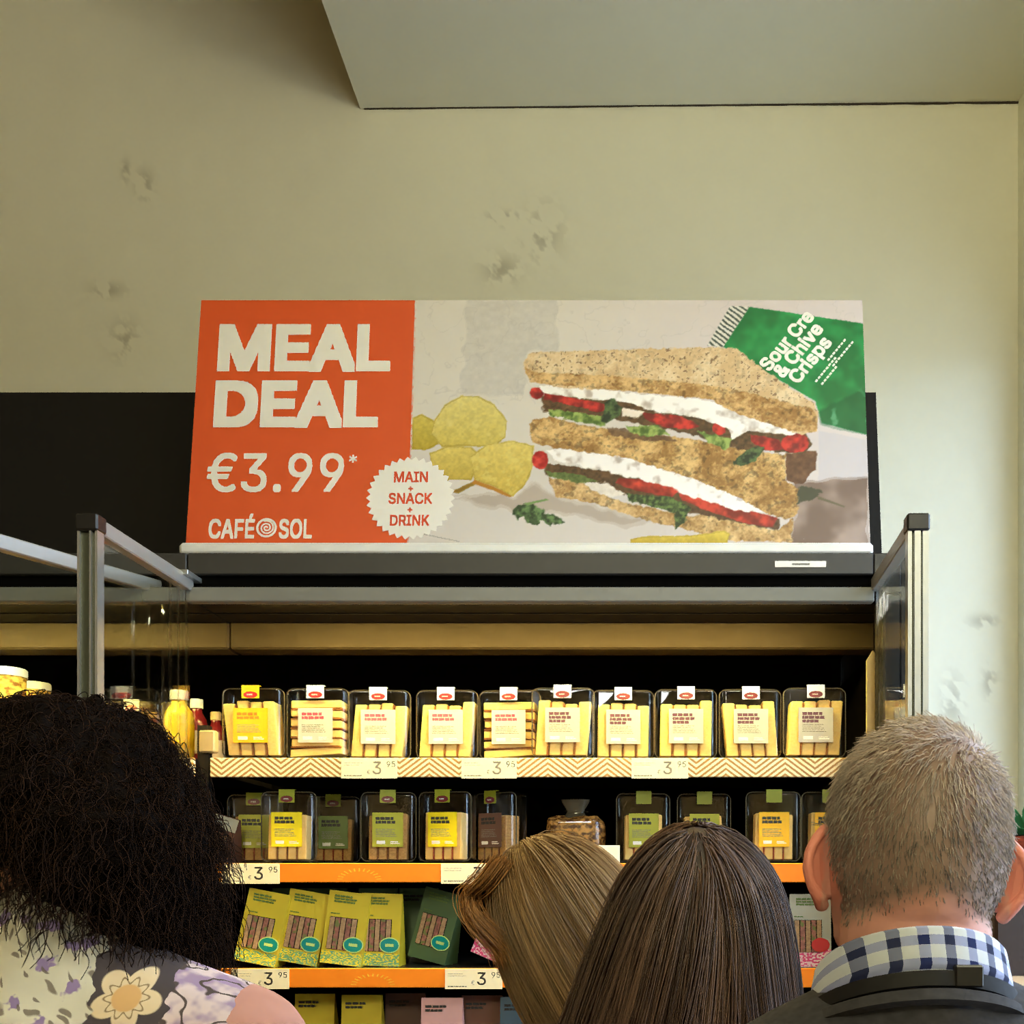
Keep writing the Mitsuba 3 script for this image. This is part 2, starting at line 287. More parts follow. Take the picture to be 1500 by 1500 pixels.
# the printed picture: sandwich, crisps and a green crisp bag, drawn in the sign's own millimetres
ART = {'top_bread':[(666,379),(667,398),(676,412),(699,416),(806,419),(1061,427),(1101,423),(1154,379),(1256,303),(1264,285),(1261,243),(1231,234),(1205,243),(1106,278),(1047,311),(873,330),(740,336),(680,350)],
'top_cut':[(670,383),(686,371),(807,366),(940,354),(1047,343),(1140,321),(1252,291),(1262,271),(1261,239),(1205,243),(1106,278),(1047,311),(873,330),(693,347),(672,366)],
'white1':[(700,343),(780,343),(873,327),(940,321),(1046,307),(1113,282),(1152,271),(1238,243),(1198,234),(1132,243),(1112,235),(1092,225),(1079,250),(1026,268),(913,289),(867,307),(780,314),(707,327)],
'dark1':[(700,321),(874,307),(1046,271),(1112,243),(1238,235),(1250,214),(1237,193),(1111,200),(1006,235),(834,271),(707,285)],
'cream1':[(867,293),(913,285),(900,271),(867,275)],
'tom1':[(710,325),(807,307),(834,300),(834,285),(780,294),(707,311)],
'tom2':[(907,282),(986,275),(1026,253),(999,245),(953,250),(913,268)],
'tom3':[(1125,235),(1178,225),(1204,200),(1158,200),(1128,218)],
'green1':[(717,289),(781,282),(834,271),(834,253),(767,264),(721,275)],
'green2':[(874,253),(940,253),(963,235),(913,230),(880,239)],
'green3':[(1019,243),(1092,225),(1078,200),(1046,214)],
'rocket1':[(834,307),(850,314),(867,289),(860,275),(834,257),(824,264)],
'rocket2':[(1098,182),(1125,207),(1155,207),(1138,179),(1111,166),(1091,168)],
'mid_bread':[(678,257),(694,268),(721,273),(761,260),(834,246),(1006,225),(1105,203),(1144,196),(1197,191),(1195,136),(1222,115),(1218,63),(1194,51),(1155,66),(1097,101),(1005,140),(874,184),(728,206),(685,218)],
'meat1':[(834,250),(887,246),(966,228),(979,218),(913,221),(847,232)],
'side_crust':[(1196,193),(1259,200),(1256,161),(1229,126),(1195,135)],
'white2':[(712,200),(781,201),(874,184),(953,159),(1032,136),(1100,115),(1094,91),(1130,94),(1149,66),(1097,70),(1005,101),(940,129),(834,154),(729,179)],
'dark2':[(712,171),(834,157),(940,129),(1070,73),(1181,52),(1181,28),(1070,52),(939,80),(808,129),(716,147)],
'tom4':[(861,140),(940,136),(985,115),(966,98),(900,112),(854,129)],
'tom5':[(979,112),(1044,98),(1110,73),(1178,56),(1168,35),(1109,45),(1031,73),(985,94)],
'cream2':[(792,129),(834,131),(874,105),(848,98),(808,112)],
'green4':[(709,157),(782,147),(821,133),(782,129),(722,143)],
'rocket3':[(874,108),(926,101),(966,101),(1005,77),(992,45),(972,31),(972,66),(913,84),(880,91)],
'low_bread':[(719,140),(782,136),(815,112),(874,87),(913,79),(1005,59),(1044,66),(1135,38),(1178,28),(1208,56),(1206,4),(1070,7),(1005,28),(913,51),(808,87),(736,100)],
'leaf_right':[(1221,122),(1242,121),(1271,112),(1248,94),(1218,84)],
'stem_right':[(1261,101),(1313,80),(1311,77),(1258,96)],
'bag':[(1129,517),(1358,480),(1374,476),(1367,232),(1271,260),(1259,307),(1141,383),(1074,427)],
'crimp':[(1089,519),(1129,517),(1074,427),(1041,430)],
'bag_dark':[(1265,285),(1370,343),(1367,232),(1271,260)],
'column':[(546,533),(731,533),(739,423),(672,416),(667,321),(541,321)],
'table_dark':[(1212,129),(1361,143),(1359,-10),(1193,-10),(1211,59)],
'table_light':[(1264,243),(1366,221),(1364,136),(1262,129)],
'shadow':[(526,101),(651,101),(690,129),(729,101),(808,80),(926,45),(874,38),(743,66),(612,73)],
'rocket4':[(648,66),(661,84),(690,84),(717,66),(736,59),(756,44),(724,40),(704,52),(698,37),(678,44),(674,59),(658,49)],
'stem4':[(671,86),(716,96),(720,93),(677,82)],
'chip_back':[(442,271),(462,278),(486,264),(496,243),(497,214),(471,200),(444,203)],
'chip_big':[(480,235),(486,264),(508,300),(541,319),(574,318),(608,300),(635,264),(632,228),(609,207),(543,210),(504,207)],
'chip_low':[(478,193),(517,210),(563,207),(583,186),(565,136),(512,136),(485,157)],
'chip_front':[(560,186),(596,214),(649,221),(689,210),(686,157),(673,126),(647,101),(611,122),(571,136)],
'chip_rim':[(571,136),(611,122),(647,101),(641,99),(605,115),(565,129)],
'chip_stick':[(523,112),(571,133),(578,129),(539,107)],
'chip_bottom':[(884,11),(913,16),(1004,18),(1070,28),(1083,21),(1076,0),(884,0)],
'tom':[(708,324),(706,318),(701,313),(694,311),(687,313),(681,318),(679,324),(681,331),(686,336),(694,337),(701,336),(706,331)],
'pom':[(1077,248),(1075,240),(1070,235),(1062,233),(1055,235),(1050,240),(1048,248),(1050,256),(1055,262),(1063,264),(1070,262),(1075,256)],
'tomr':[(1245,215),(1241,205),(1230,197),(1216,194),(1201,197),(1191,205),(1187,215),(1191,226),(1202,234),(1217,237),(1231,234),(1242,226)],
'tom6':[(719,179),(717,169),(711,161),(702,159),(694,161),(688,169),(685,179),(687,188),(693,196),(702,198),(711,196),(717,188)],
'pom2':[(830,294),(828,288),(822,284),(814,283),(806,284),(800,288),(798,294),(800,300),(806,304),(814,306),(822,304),(828,300)],
'crumb':[(631,91),(629,84),(622,80),(612,78),(602,80),(595,84),(592,91),(594,97),(602,102),(611,103),(621,102),(628,97)]}

NX, NY = 540, 312
gx, gy = np.linspace(440, 1361, NX), np.linspace(0, 532, NY)
GX, GY = np.meshgrid(gx, gy)
q = np.stack([GX, GY, 0 * GX], -1)
fb = lambda s, o=3, seed=0: meshkit.fbm(q / s, o, seed)
C = np.array([214, 206, 196.0])[None, None] * np.ones((NY, NX, 1))
def lay(mask, col): C[:] = C * (1 - mask[..., None]) + np.asarray(col) * mask[..., None]
def inside(name, rough=3.0, scale=9.0, seed=1, soft=2.0):
    pg = Polygon(ART[name]).buffer(0)
    x = GX + (fb(scale, 2, seed) - 0.5) * 2 * rough; y = GY + (fb(scale, 2, seed + 7) - 0.5) * 2 * rough
    out = np.zeros(GX.shape); hit = 0
    for k in (-0.6, 0.6):
        for l in (-0.6, 0.6): hit = hit + shapely.contains_xy(pg, x + k * soft * .6, y + l * soft * .6)
    return hit / 4.0
def grad(c0, c1, w): return np.asarray(c0) * (1 - w[..., None]) + np.asarray(c1) * w[..., None]
ss = lambda a, b, x: (lambda t: t * t * (3 - 2 * t))(np.clip((x - a) / (b - a), 0, 1))
C[:] = grad([214, 207, 196], [206, 194, 190], ss(600, 1200, GX))
C[:] = C * (1 - 0.06 * ss(300, 120, GY)[..., None]) + np.array([208, 203, 202]) * 0.06 * ss(300, 120, GY)[..., None]
lay(inside('column', 8, 30, soft=4) * 0.75, grad([184, 178, 170], [206, 200, 192], fb([60, 7, 1][0] * 0 + 10, 4, 3)))
vein = np.abs(fb(55, 4, 11) - 0.5); lay(ss(0.02, 0.0, vein) * 0.25 * (GY > 300), [176, 170, 164])
lay(ss(250, 60, GY) * 0.5, [204, 196, 193])
lay(inside('table_light', 2, 20), [196, 188, 190]); lay(inside('table_dark', 6, 30, soft=8), grad([112, 90, 80], [158, 138, 128], ss(0.3, 0.75, fb(60, 3, 5))))
lay(inside('shadow', 10, 25, soft=10) * 0.5, [150, 130, 112])
line = np.abs((GY - 8) - (530 - GX) * 0.22); lay((line < 1.0) * ((GX > 465) & (GX < 545)) * 0.8, [150, 146, 140])
# the green bag with its striped crimp
lay(inside('crimp', 0.5), np.where((((GX * 0.75 + GY * 0.9) / 11 + 0.3 * fb(20, 2, 4)) % 1 < 0.45)[..., None], [62, 76, 66], [214, 210, 200]))
fold = fb(46, 3, 21)
lay(inside('bag', 0.6), grad([14, 104, 50], [30, 142, 72], ss(0.25, 0.75, fold)))
lay(inside('bag_dark', 8, 30, soft=6) * 0.65, grad([10, 78, 40], [120, 160, 130], ss(0.62, 0.8, fb(24, 3, 8)) * 0.9))
# crisps
def crisp(name, c0, c1, seed):
    pg = Polygon(ART[name]); b = pg.bounds
    w = (GY - b[1]) / (b[3] - b[1]) * 0.7 + 0.3 * fb(12, 3, seed)
    lay(inside(name, 2, 12, seed), grad(c0, c1, np.clip(w, 0, 1)) * (0.93 + 0.12 * fb(5, 2, seed + 3)[..., None]))
    edge = inside(name, 2, 12, seed); inner = shapely.contains_xy(pg.buffer(-3.0), GX, GY)
    lay(edge * (1 - inner) * 0.35, [150, 124, 30])
crisp('chip_back', [172, 148, 44], [214, 196, 96], 31); crisp('chip_low', [186, 160, 62], [222, 202, 112], 32)
crisp('chip_stick', [120, 90, 30], [150, 118, 50], 33)
crisp('chip_big', [196, 174, 74], [228, 214, 138], 34); lay(inside('chip_big', 2, 12, 34) * ss(0.55, 0.75, fb(26, 3, 36)) * 0.5, [226, 212, 146])
crisp('chip_front', [190, 162, 62], [226, 206, 116], 35); lay(inside('chip_front', 2, 12, 35) * ss(0.5, 0.7, fb(9, 3, 38)) * 0.45, [222, 206, 120])
lay(inside('chip_rim', 1, 8), [176, 120, 40])
# the sandwich
def bread(name, c0, c1, seed, holes=0.35, edge=0.0):
    f = fb(40, 3, seed) * .5 + fb(9.0, 3, seed + 1) * .3 + fb(3.5, 2, seed + 3) * .2
    col = grad(c0, c1, ss(0.3, 0.7, f))
    col = col * (1 - holes * ss(0.60, 0.72, fb(8, 3, seed + 2)))[..., None]
    lay(inside(name, 3.5, 7, seed), col)
lay(inside('side_crust', 3, 9), grad([74, 44, 30], [122, 84, 58], fb(9, 3, 42)))
bread('low_bread', [160, 120, 68], [224, 192, 138], 50, .22)
lay(inside('dark2', 4, 10), grad([52, 34, 20], [112, 78, 46], fb(6, 3, 51)))
for n in ('cream1', 'cream2'): pass
lay(inside('cream2', 4, 8), grad([206, 194, 180], [244, 236, 226], fb(8, 3, 52)))
lay(inside('green4', 3, 8), grad([58, 76, 34], [116, 132, 70], fb(6, 3, 53)))
for n, sd in (('tom4', 54), ('tom5', 55)):
    lay(inside(n, 2, 8, sd), grad([120, 22, 18], [204, 62, 46], ss(0.2, 0.8, fb(16, 3, sd))))
lay(inside('rocket3', 4, 8), grad([32, 50, 26], [96, 122, 62], ss(0.3, 0.8, fb(6, 3, 56))))
lay(inside('white2', 5, 12), grad([186, 172, 162], [248, 243, 238], ss(0.15, 0.5, fb(20, 3, 57))))
lay(inside('tom6', 2, 8), grad([150, 20, 22], [222, 70, 60], ss(0.2, 0.8, fb(12, 3, 58))))
bread('mid_bread', [146, 104, 52], [222, 186, 124], 60, .24)
lay(inside('meat1', 4, 8) * 0.8, grad([70, 46, 30], [124, 92, 66], fb(7, 3, 61)))
lay(inside('dark1', 4, 10), grad([50, 36, 22], [120, 84, 52], fb(6, 3, 62)))
for n, sd in (('green1', 63), ('green2', 64), ('green3', 65)):
    lay(inside(n, 4, 8, sd), grad([70, 96, 38], [152, 172, 92], ss(0.25, 0.75, fb(9, 3, sd))))
for n, sd in (('tom1', 66), ('tom2', 67), ('tom3', 68), ('tomr', 69), ('pom', 70), ('pom2', 71), ('tom', 72)):
    lay(inside(n, 2, 8, sd), grad([112, 18, 22], [206, 54, 46], ss(0.25, 0.8, fb(14, 3, sd))))
lay(inside('cream1', 3, 7), [236, 222, 206])
lay(inside('white1', 5, 12), grad([186, 172, 160], [248, 243, 236], ss(0.15, 0.5, fb(20, 3, 73))))
bread('top_bread', [204, 172, 126], [228, 204, 164], 80, 0.08)
lay(inside('top_bread', 2, 7, 80) * ss(0.70, 0.76, fb(4.5, 2, 82)) * 0.6, [96, 66, 40])
bread('top_cut', [150, 106, 54], [220, 184, 126], 84, .22)
for n in ('rocket1', 'rocket2'): lay(inside(n, 3, 7), grad([28, 44, 28], [84, 108, 62], ss(0.3, 0.8, fb(8, 3, 86))))
lay(inside('leaf_right', 4, 9), [58, 60, 44]); lay(inside('stem_right', 0.5), [92, 84, 60])
lay(inside('rocket4', 5, 9), grad([36, 58, 32], [98, 130, 78], ss(0.3, 0.8, fb(8, 3, 87)))); lay(inside('stem4', 0.5), [110, 140, 80])
crisp('chip_bottom', [176, 150, 40], [224, 200, 90], 88)
lin = np.clip(C, 0, 255) / 255.0; lin = np.where(lin < 0.04045, lin / 12.92, ((lin + 0.055) / 1.055) ** 2.4)
pv = np.column_stack([GX.ravel() / 1000, GY.ravel() / 1000, np.full(NX * NY, 0.0008)])
i, j = np.meshgrid(np.arange(NX - 1), np.arange(NY - 1)); o = (j * NX + i).ravel()
pf = np.vstack([np.column_stack([o, o + 1, o + NX + 1]), np.column_stack([o, o + NX + 1, o + NX])])
pm = trimesh.Trimesh(pv, pf, process=False); pm.apply_transform(SIGN)
scene['print_ink'] = {'type': 'twosided', 'bsdf': {'type': 'principled', 'base_color': {'type': 'mesh_attribute', 'name': 'vertex_color'}, 'roughness': 0.45}}
pic = part(sign, 'picture', P(pm, 'print_ink', True, color=lin.reshape(-1, 3)), label='printed picture of a sandwich, crisps and a green crisp bag')
R = trimesh.transformations.rotation_matrix(math.radians(52), (0, 0, 1))
SIGN_EDGE = Polygon([(0, 0), (SW - .002, 0), (SW - .002, SH - .002), (0, SH - .002)])
for s, h, x, y, w in (('Sour Cre', .027, 1.166, .372, .156), ('& Chive', .027, 1.194, .357, .140), ('Crisps', .027, 1.224, .344, .118)):
    part(pic, 'lettering', P(on_sign(text(s, h, 0.0004, 0.0015, w).apply_transform(R), x, y, 0.0009), 'sign_white'))
for x, y, w in ((1.262, .348, .075), (1.274, .342, .06), (1.288, .395, .07), (1.298, .383, .08)):
    part(pic, 'small_print', P(on_sign(join([box(k * .009, k * .009 + .0065, 0, .0042, 0, .0004) for k in range(int(w / .009))]).apply_transform(R), x, y, 0.0009), 'sign_white'))

# ---------------------------------------------------------------- packed food
mat('bread', proc(lambda p, n, uv: mix(srgb(238, 192, 108), srgb(250, 216, 146), fbm(p.x * 260, p.y * 260, p.z * 260))), 0.8)
mat('bread_brown', proc(lambda p, n, uv: mix(srgb(150, 106, 58), srgb(206, 160, 96), fbm(p.x * 300, p.y * 300, p.z * 300))), 0.8)
mat('crust', (150, 92, 36), 0.7)
mat('seeded_loaf', proc(lambda p, n, uv: mix(srgb(84, 48, 18), srgb(214, 158, 84), smoothstep(.35, .7, fbm(p.x * 130, p.y * 130, p.z * 130)))), 0.6)
mat('filling_brown', (112, 66, 34), 0.7)
mat('filling_red', (150, 54, 36), 0.6)
mat('filling_green', (92, 100, 40), 0.7)
LABELS = dict(yellow=(250, 176, 6), white=(186, 178, 178), cream=(182, 178, 172), lime=(238, 214, 20), olive=(166, 164, 46), green=(84, 104, 30), amber=(250, 190, 20), brown=(96, 66, 52))
for k, c in LABELS.items(): mat('label_' + k, c, 0.45)
mat('pink_print', (206, 70, 96), 0.5); mat('plum_print', (78, 40, 62), 0.5); mat('orange_print', (214, 110, 20), 0.5)
mat('logo_red', (196, 30, 40), 0.4); mat('logo_maroon', (92, 26, 34), 0.4); mat('tab_green', (128, 134, 30), 0.45)

W, H, D = 0.128, 0.148, 0.070
def hollow_rim():
    o = Polygon([(-.066, .004), (.066, .004), (.066, .150), (-.066, .150)]).buffer(-.016).buffer(.016)
    o = o.union(shapely.box(-.066, .003, .066, .02)) if False else o
    return extr(o.difference(o.buffer(-.0022)), 0.0018)
PLY = {}
PLY['shell'] = P(rbox(W, D, H, 0.013, 0.002, 0.0, 3), 'clear_plastic', 40)
PLY['rim'] = P(upright(hollow_rim(), 0, 0.020, 0), 'plastic_rim')
PLY['label_t'] = None
def bars(rows, w, h, gap, seed, dash=0.006):
    r = random.Random(seed); out = []
    for k in range(rows):
        x, end = 0.0, w * r.uniform(0.7, 1.0)
        while x < end:
            d = min(r.uniform(.5, 1.3) * dash, end - x)
            if d > .0006: out.append(box(x, x + d * .86, 0, h, 0, .0003).apply_translation((0, -k * gap, 0)))
            x += d
    return join(out)
LW = 0.072
for k in LABELS: PLY['label_' + k] = P(box(-LW / 2, LW / 2, -.0008, -.0001, 0.034, 0.034 + LW), 'label_' + k)
for k in ('pink_print', 'plum_print', 'orange_print', 'ink'): PLY['head_' + k] = P(upright(bars(2 if k != 'plum_print' else 3, .048, .0060, .0078, 5, .010), -.028, -.0008, .0905), k)
PLY['small'] = P(upright(bars(5, .054, .0014, .0036, 9, .010), -.028, -.0008, .070), 'ink_grey')
PLY['foot'] = P(upright(join([extr(shapely.box(-.026, 0, -.006, .007), .0003), extr(shapely.box(.006, .0005, .028, .0025), .0003), extr(shapely.box(.006, .004, .024, .006), .0003)]), 0, -.0008, .040), 'white_card')
def tab_mesh(): return join([box(-.0185, .0185, -.0012, -.0004, .126, .1535), box(-.0185, .0185, -.0012, .012, .1525, .1535)])
for k in ('label_yellow', 'white_card', 'tab_green'): PLY['tab_' + k] = P(tab_mesh(), k)
el = lambda a, b: Polygon([(a * math.cos(t), b * math.sin(t)) for t in np.linspace(0, 2 * math.pi, 28, endpoint=False)])
for k in ('logo_red', 'logo_maroon'): PLY['oval_' + k] = P(upright(extr(el(.0145, .0068), .0006), 0, -.0012, .1335), k)
PLY['oval_mark'] = P(upright(bars(1, .016, .0028, .004, 3, .005), -.0075, -.0018, .1322), 'label_white')

def slices(kind, seed, w=.110, h=.118, brown=False):
    """Bread slices and fillings of the sandwiches in one pack: a list of (name, shape)."""
    r = random.Random(seed); out = []
    n = 6 if kind == 'stack' else 4
    if kind == 'stack':                       # slices lie flat, cut faces forward
        th = h / n
        for k in range(n):
            m = rbox(w * r.uniform(.95, 1), .05, th * .9, .004, 0.007 + k * th, .0055, 2)
            m.vertices[:, 2] += .004 * np.sin(m.vertices[:, 0] * 40 + k) * r.uniform(.3, 1)
            out.append(('bread_slice', m))
            if k < n - 1: out.append(('filling', rbox(w * .97, .048, th * .14, .001, 0.006 + (k + .91) * th, .004, 2)))
    else:                                     # slices stand, leaning one way
        lean = {'lean_right': .16, 'lean_left': -.16, 'upright': .03, 'fan': .1}[kind]
        th = w / n
        for k in range(n):
            hh = h * r.uniform(.92, 1.0); l = lean * (1 + (.5 * k / n if kind == 'fan' else 0)) * r.uniform(.7, 1.2)
            m = rbox(th * .95, .05, hh, .004, 0.007, .0055, 2); m.apply_translation((-w / 2 + (k + .5) * th, 0, 0))
            m.vertices[:, 0] += (m.vertices[:, 2] - .06) * l * .6
            out.append(('bread_slice', m))
            if k < n - 1:
                f = rbox(th * .09, .048, hh * .97, .001, 0.007, .004, 2); f.apply_translation((-w / 2 + (k + 1.0) * th, 0, 0)); f.vertices[:, 0] += (f.vertices[:, 2] - .06) * l * .6
                out.append(('filling', f))
    for _, m in out: m.vertices[:, 0] = np.clip(m.vertices[:, 0], -.0595, .0595)
    return out
SLICES = {}
def contents(kind, seed, brown, fill, h=.118, w=.110):
    k = (kind, seed, brown, fill, h, w)
    if k not in SLICES:
        SLICES[k] = [(nm, P(m, ('bread_brown' if brown else 'bread') if nm == 'bread_slice' else fill, 35)) for nm, m in slices(kind, seed, w, h)]
    return SLICES[k]

def sandwich_pack(x, y, z, yaw, label, group, kind, seed, lab, head, tab, oval, brown=False, fill='filling_brown', roll=0, scale=1.0, h=.118, w=.110):
    t = thing('sandwich_pack', label, 'sandwich pack', group)
    T = pose(x, y, z, yaw, roll)
    if scale != 1.0: T = T.scale([scale, scale, 1.0])
    part(t, 'shell', PLY['shell'], T, label='clear plastic box')
    part(t, 'rim', PLY['rim'], T)
    for nm, s in contents(kind, seed, brown, fill, h, w): part(t, nm, s, T)
    l = part(t, 'label', PLY['label_' + lab], T)
    part(l, 'heading', PLY['head_' + head], T); part(l, 'small_print', PLY['small'], T); part(l, 'foot_print', PLY['foot'], T)
    c = part(t, 'closing_tab', PLY['tab_' + tab], T)
    if oval:
        part(c, 'logo_oval', PLY['oval_' + oval], T, label='dark red oval logo'); part(c, 'logo_mark', PLY['oval_mark'], T)
    return t

PY = SHELF_Y + 0.022
G1 = 'sandwich packs on the top shelf'
ORD = ['first', 'second', 'third', 'fourth', 'fifth', 'sixth', 'seventh', 'eighth', 'ninth', 'tenth']
top = [(367, 'lean_left', 1, 'yellow', 'orange_print', 'label_yellow', 'logo_red', 0, 'with bright yellow label and tab, first on the top shelf'),
       (462, 'stack', 2, 'white', 'pink_print', 'white_card', 'logo_red', 0, 'with pink-lettered label over stacked slices, second on the top shelf'),
       (554, 'lean_right', 3, 'white', 'pink_print', 'white_card', 'logo_red', 3, 'with pink-lettered label above the first price tag of the top shelf'),
       (653, 'lean_right', 4, 'white', 'pink_print', 'white_card', 'logo_red', 0, 'with pink-lettered label, fourth from the left on the top shelf'),
       (745, 'stack', 5, 'white', 'pink_print', 'white_card', 'logo_red', -3, 'with pink-lettered label over stacked slices above the middle price tag'),
       (824, 'fan', 6, 'cream', 'plum_print', 'white_card', 'logo_maroon', 0, 'with plum-lettered cream label, sixth from left on the top shelf'),
       (913, 'upright', 7, 'cream', 'plum_print', 'white_card', 'logo_maroon', 2, 'with plum-lettered cream label, fourth from right on the top shelf'),
       (1005, 'upright', 8, 'cream', 'plum_print', 'white_card', 'logo_maroon', 0, 'with plum-lettered cream label, third from right on the top shelf'),
       (1100, 'lean_left', 9, 'cream', 'plum_print', 'white_card', 'logo_maroon', 0, 'with plum-lettered cream label, second from right on the top shelf'),
       (1195, 'fan', 10, 'cream', 'plum_print', 'white_card', 'logo_maroon', 0, 'with plum-lettered cream label, last at the right of the top shelf')]
dyt = [0, 0, .022, .022, .024, -.006, .022, .012, .012, -.006]
for k, (u, kind, sd, lb, hd, tb, ov, yaw, desc) in enumerate(top):
    y = PY + dyt[k]
    sandwich_pack(X(u, y), y, SHELF_TOP[0], yaw, 'clear sandwich pack ' + desc, G1, kind, sd, lb, hd, tb, ov, fill=['filling_brown', 'crust'][k % 2])
G2 = 'sandwich packs on the second shelf'
z2 = SHELF_TOP[1]
for (u, dy, yaw, kind, sd, lb, brown, desc) in [
        (372, .085, 10, 'upright', 11, 'olive', True, 'with olive label, set back at the left end of the second shelf'),
        (420, .0, 2, 'upright', 12, 'lime', False, 'with lemon label above the left price tag of the upper orange rail'),
        (488, .13, 8, 'upright', 13, 'green', True, 'with dark green label, deep in the shade of the second shelf'),
        (568, .012, 6, 'upright', 14, 'olive', True, 'with olive label and green tab between two lemon-labelled packs'),
        (648, .0, -10, 'upright', 15, 'lime', False, 'with lemon label turned slightly left on the second shelf'),
        (718, .030, -34, 'upright', 16, 'brown', True, 'with brown label, turned away in the middle of the second shelf'),
        (943, .045, 4, 'upright', 17, 'olive', False, 'with dull olive label, between the two long-haired women'),
        (1032, .055, 0, 'lean_left', 18, 'olive', False, 'whose top shows above the dark brown-haired woman'),
        (1134, .0, 0, 'upright', 19, 'amber', False, 'with golden label, fully visible right of the dark brown-haired woman'),
        (1216, .005, 0, 'upright', 20, 'amber', False, 'with golden label, half hidden by the grey-haired man')]:
    y = PY + dy
    sandwich_pack(X(u, y), y, z2, yaw, 'clear sandwich pack ' + desc, G2, kind, sd, lb, 'ink', 'tab_green', None if sd > 16 else 'logo_maroon', brown, 'filling_red' if sd % 2 else 'filling_brown', 0, 0.88, .100, .092)
# the bag of seeded bread lying between them
def bread_bag():
    y = PY + .075; x = X(842, y)
    t = thing('bread_bag', 'clear bag of seeded brown bread tied at its top, behind the light brown-haired woman', 'bread bag')
    lf = rbox(.128, .07, .100, .03, 0, 0, 5).subdivide().subdivide(); v = lf.vertices
    v += (meshkit.fbm(v * 55, 3, 4)[:, None] - .5) * .016 * np.sign(v - [0, .035, .046])
    part(t, 'loaf', P(lf.apply_translation((x, y, z2 + .004)), 'seeded_loaf', True), label='seeded brown loaf')
    bg = rbox(.136, .080, .110, .032, 0, -.004, 5); bv = bg.vertices
    w = np.clip((bv[:, 2] - .08) / .02, 0, 1); bg.vertices[:, 2] += .012 * w * (1 - np.abs(bv[:, 0]) / .07)
    part(t, 'bag', P(bg.apply_translation((x, y, z2 + .001)), 'clear_plastic', 40), label='clear bag')
    nk = lathe([(0, .094), (.022, .094), (.014, .108), (.012, .114), (.020, .134), (.021, .140), (.0, .136)], 20); nk.vertices[:, 0] *= 1.5; nk.vertices[:, 1] *= .5
    part(t, 'gathered_top', P(nk.apply_translation((x, y + .03, z2)), 'plastic_rim', 40), label='gathered top')
bread_bag()
# card cartons -------------------------------------------------------------
def speck(p, n, uv):
    return mix(mix(srgb(244, 214, 40), srgb(120, 170, 110), smoothstep(.45, .55, noise(p.x * 420, p.y * 420, p.z * 420))), srgb(90, 170, 160), smoothstep(.72, .78, noise(p.x * 500 + 9, p.y * 500, p.z * 500)))
mat('card_yellow', (206, 182, 40), 0.5); mat('card_dark', (72, 96, 60), 0.5); mat('card_speck', proc(speck), 0.5); mat('card_pink', (214, 160, 152), 0.5)
mat('pink_speck', proc(lambda p, n, uv: mix(srgb(236, 196, 196), srgb(214, 62, 118), smoothstep(.45, .55, noise(p.x * 300, p.y * 300, p.z * 300)))), 0.5)
mat('teal', (0, 138, 128), 0.4); mat('teal_light', (190, 220, 130), 0.4); mat('card_grey', (178, 176, 160), 0.5); mat('red_disc', (196, 32, 30), 0.4)
mat('card_blue', (62, 84, 96), 0.5); mat('card_brown', (104, 62, 44), 0.5); mat('card_cocoa', (84, 56, 46), 0.5); mat('green_print', (86, 110, 50), 0.5)
mat('wedge_bread', proc(lambda p, n, uv: mix(srgb(130, 96, 66), srgb(196, 160, 120), fbm(p.x * 220, p.y * 220, p.z * 220))), 0.8)
mat('wedge_fill', proc(lambda p, n, uv: mix(mix(srgb(60, 40, 32), srgb(190, 120, 104), fbm(p.x * 160, p.y * 160, p.z * 160)), srgb(110, 116, 60), smoothstep(.55, .7, noise(p.x * 130 + 7, p.y * 130, p.z * 130)))), 0.7)
CW, CH, CD = .086, .152, .075
def wedge():
    prof = Polygon([(0, 0), (CD, 0), (.018, CH), (.012, CH)])
    m = trimesh.creation.extrude_polygon(prof, CW, engine='earcut')          # x: depth, y: height, z: width
    v = m.vertices.copy(); m.vertices = np.column_stack([v[:, 2] - CW / 2, v[:, 0], v[:, 1]]); m.fix_normals(); return m
fy = lambda z: .012 * z / CH
def face(x0, x1, z0, z1, out, th=.0005):
    m = box(x0, x1, -th, 0, z0, z1); m.vertices[:, 1] += .012 * m.vertices[:, 2] / CH - out; return m
def front(poly, out):
    m = upright(extr(poly, .0005)); m.vertices[:, 1] += .012 * m.vertices[:, 2] / CH - out; return m
for k in ('card_yellow', 'card_dark', 'card_pink', 'card_grey', 'card_blue', 'card_brown', 'card_cocoa'): PLY['wedge_' + k] = P(wedge(), k)
PLY['window'] = P(face(-.034, .024, .030, .098, .0), 'interior_black')
PLY['fill'] = [P(face(-.033 + .0115 * k, -.0235 + .0115 * k, .031, .097, .0006, .002), ('wedge_bread', 'wedge_fill', 'wedge_bread', 'wedge_fill', 'wedge_bread')[k]) for k in range(5)]
PLY['band'] = P(face(-.043, .043, .0005, .026, .0), 'card_speck'); PLY['band_pink'] = P(face(-.043, .043, .0005, .036, .0), 'pink_speck')
PLY['disc_rim'] = P(front(affinity.translate(el(.0215, .0165), .022, .044), .0028), 'teal_light')
PLY['disc'] = P(front(affinity.translate(el(.0190, .0142), .022, .044), .0034), 'teal')
PLY['disc_mark'] = P(front(affinity.translate(shapely.box(-.009, -.003, .009, .003), .022, .044), .0039), 'teal_light')
PLY['red_disc'] = P(front(affinity.translate(el(.0190, .0150), .020, .046), .0034), 'red_disc')
PLY['wedge_head'] = P(upright(bars(3, .05, .0036, .0058, 21, .011), -.030, .009, .140), 'green_print')
PLY['wedge_line'] = P(upright(bars(1, .02, .002, .004, 22, .011), -.034, .007, .104), 'green_print')
PLY['wedge_dark_head'] = P(upright(bars(2, .045, .0050, .0082, 23, .012), -.034, .0085, .132), 'ink')
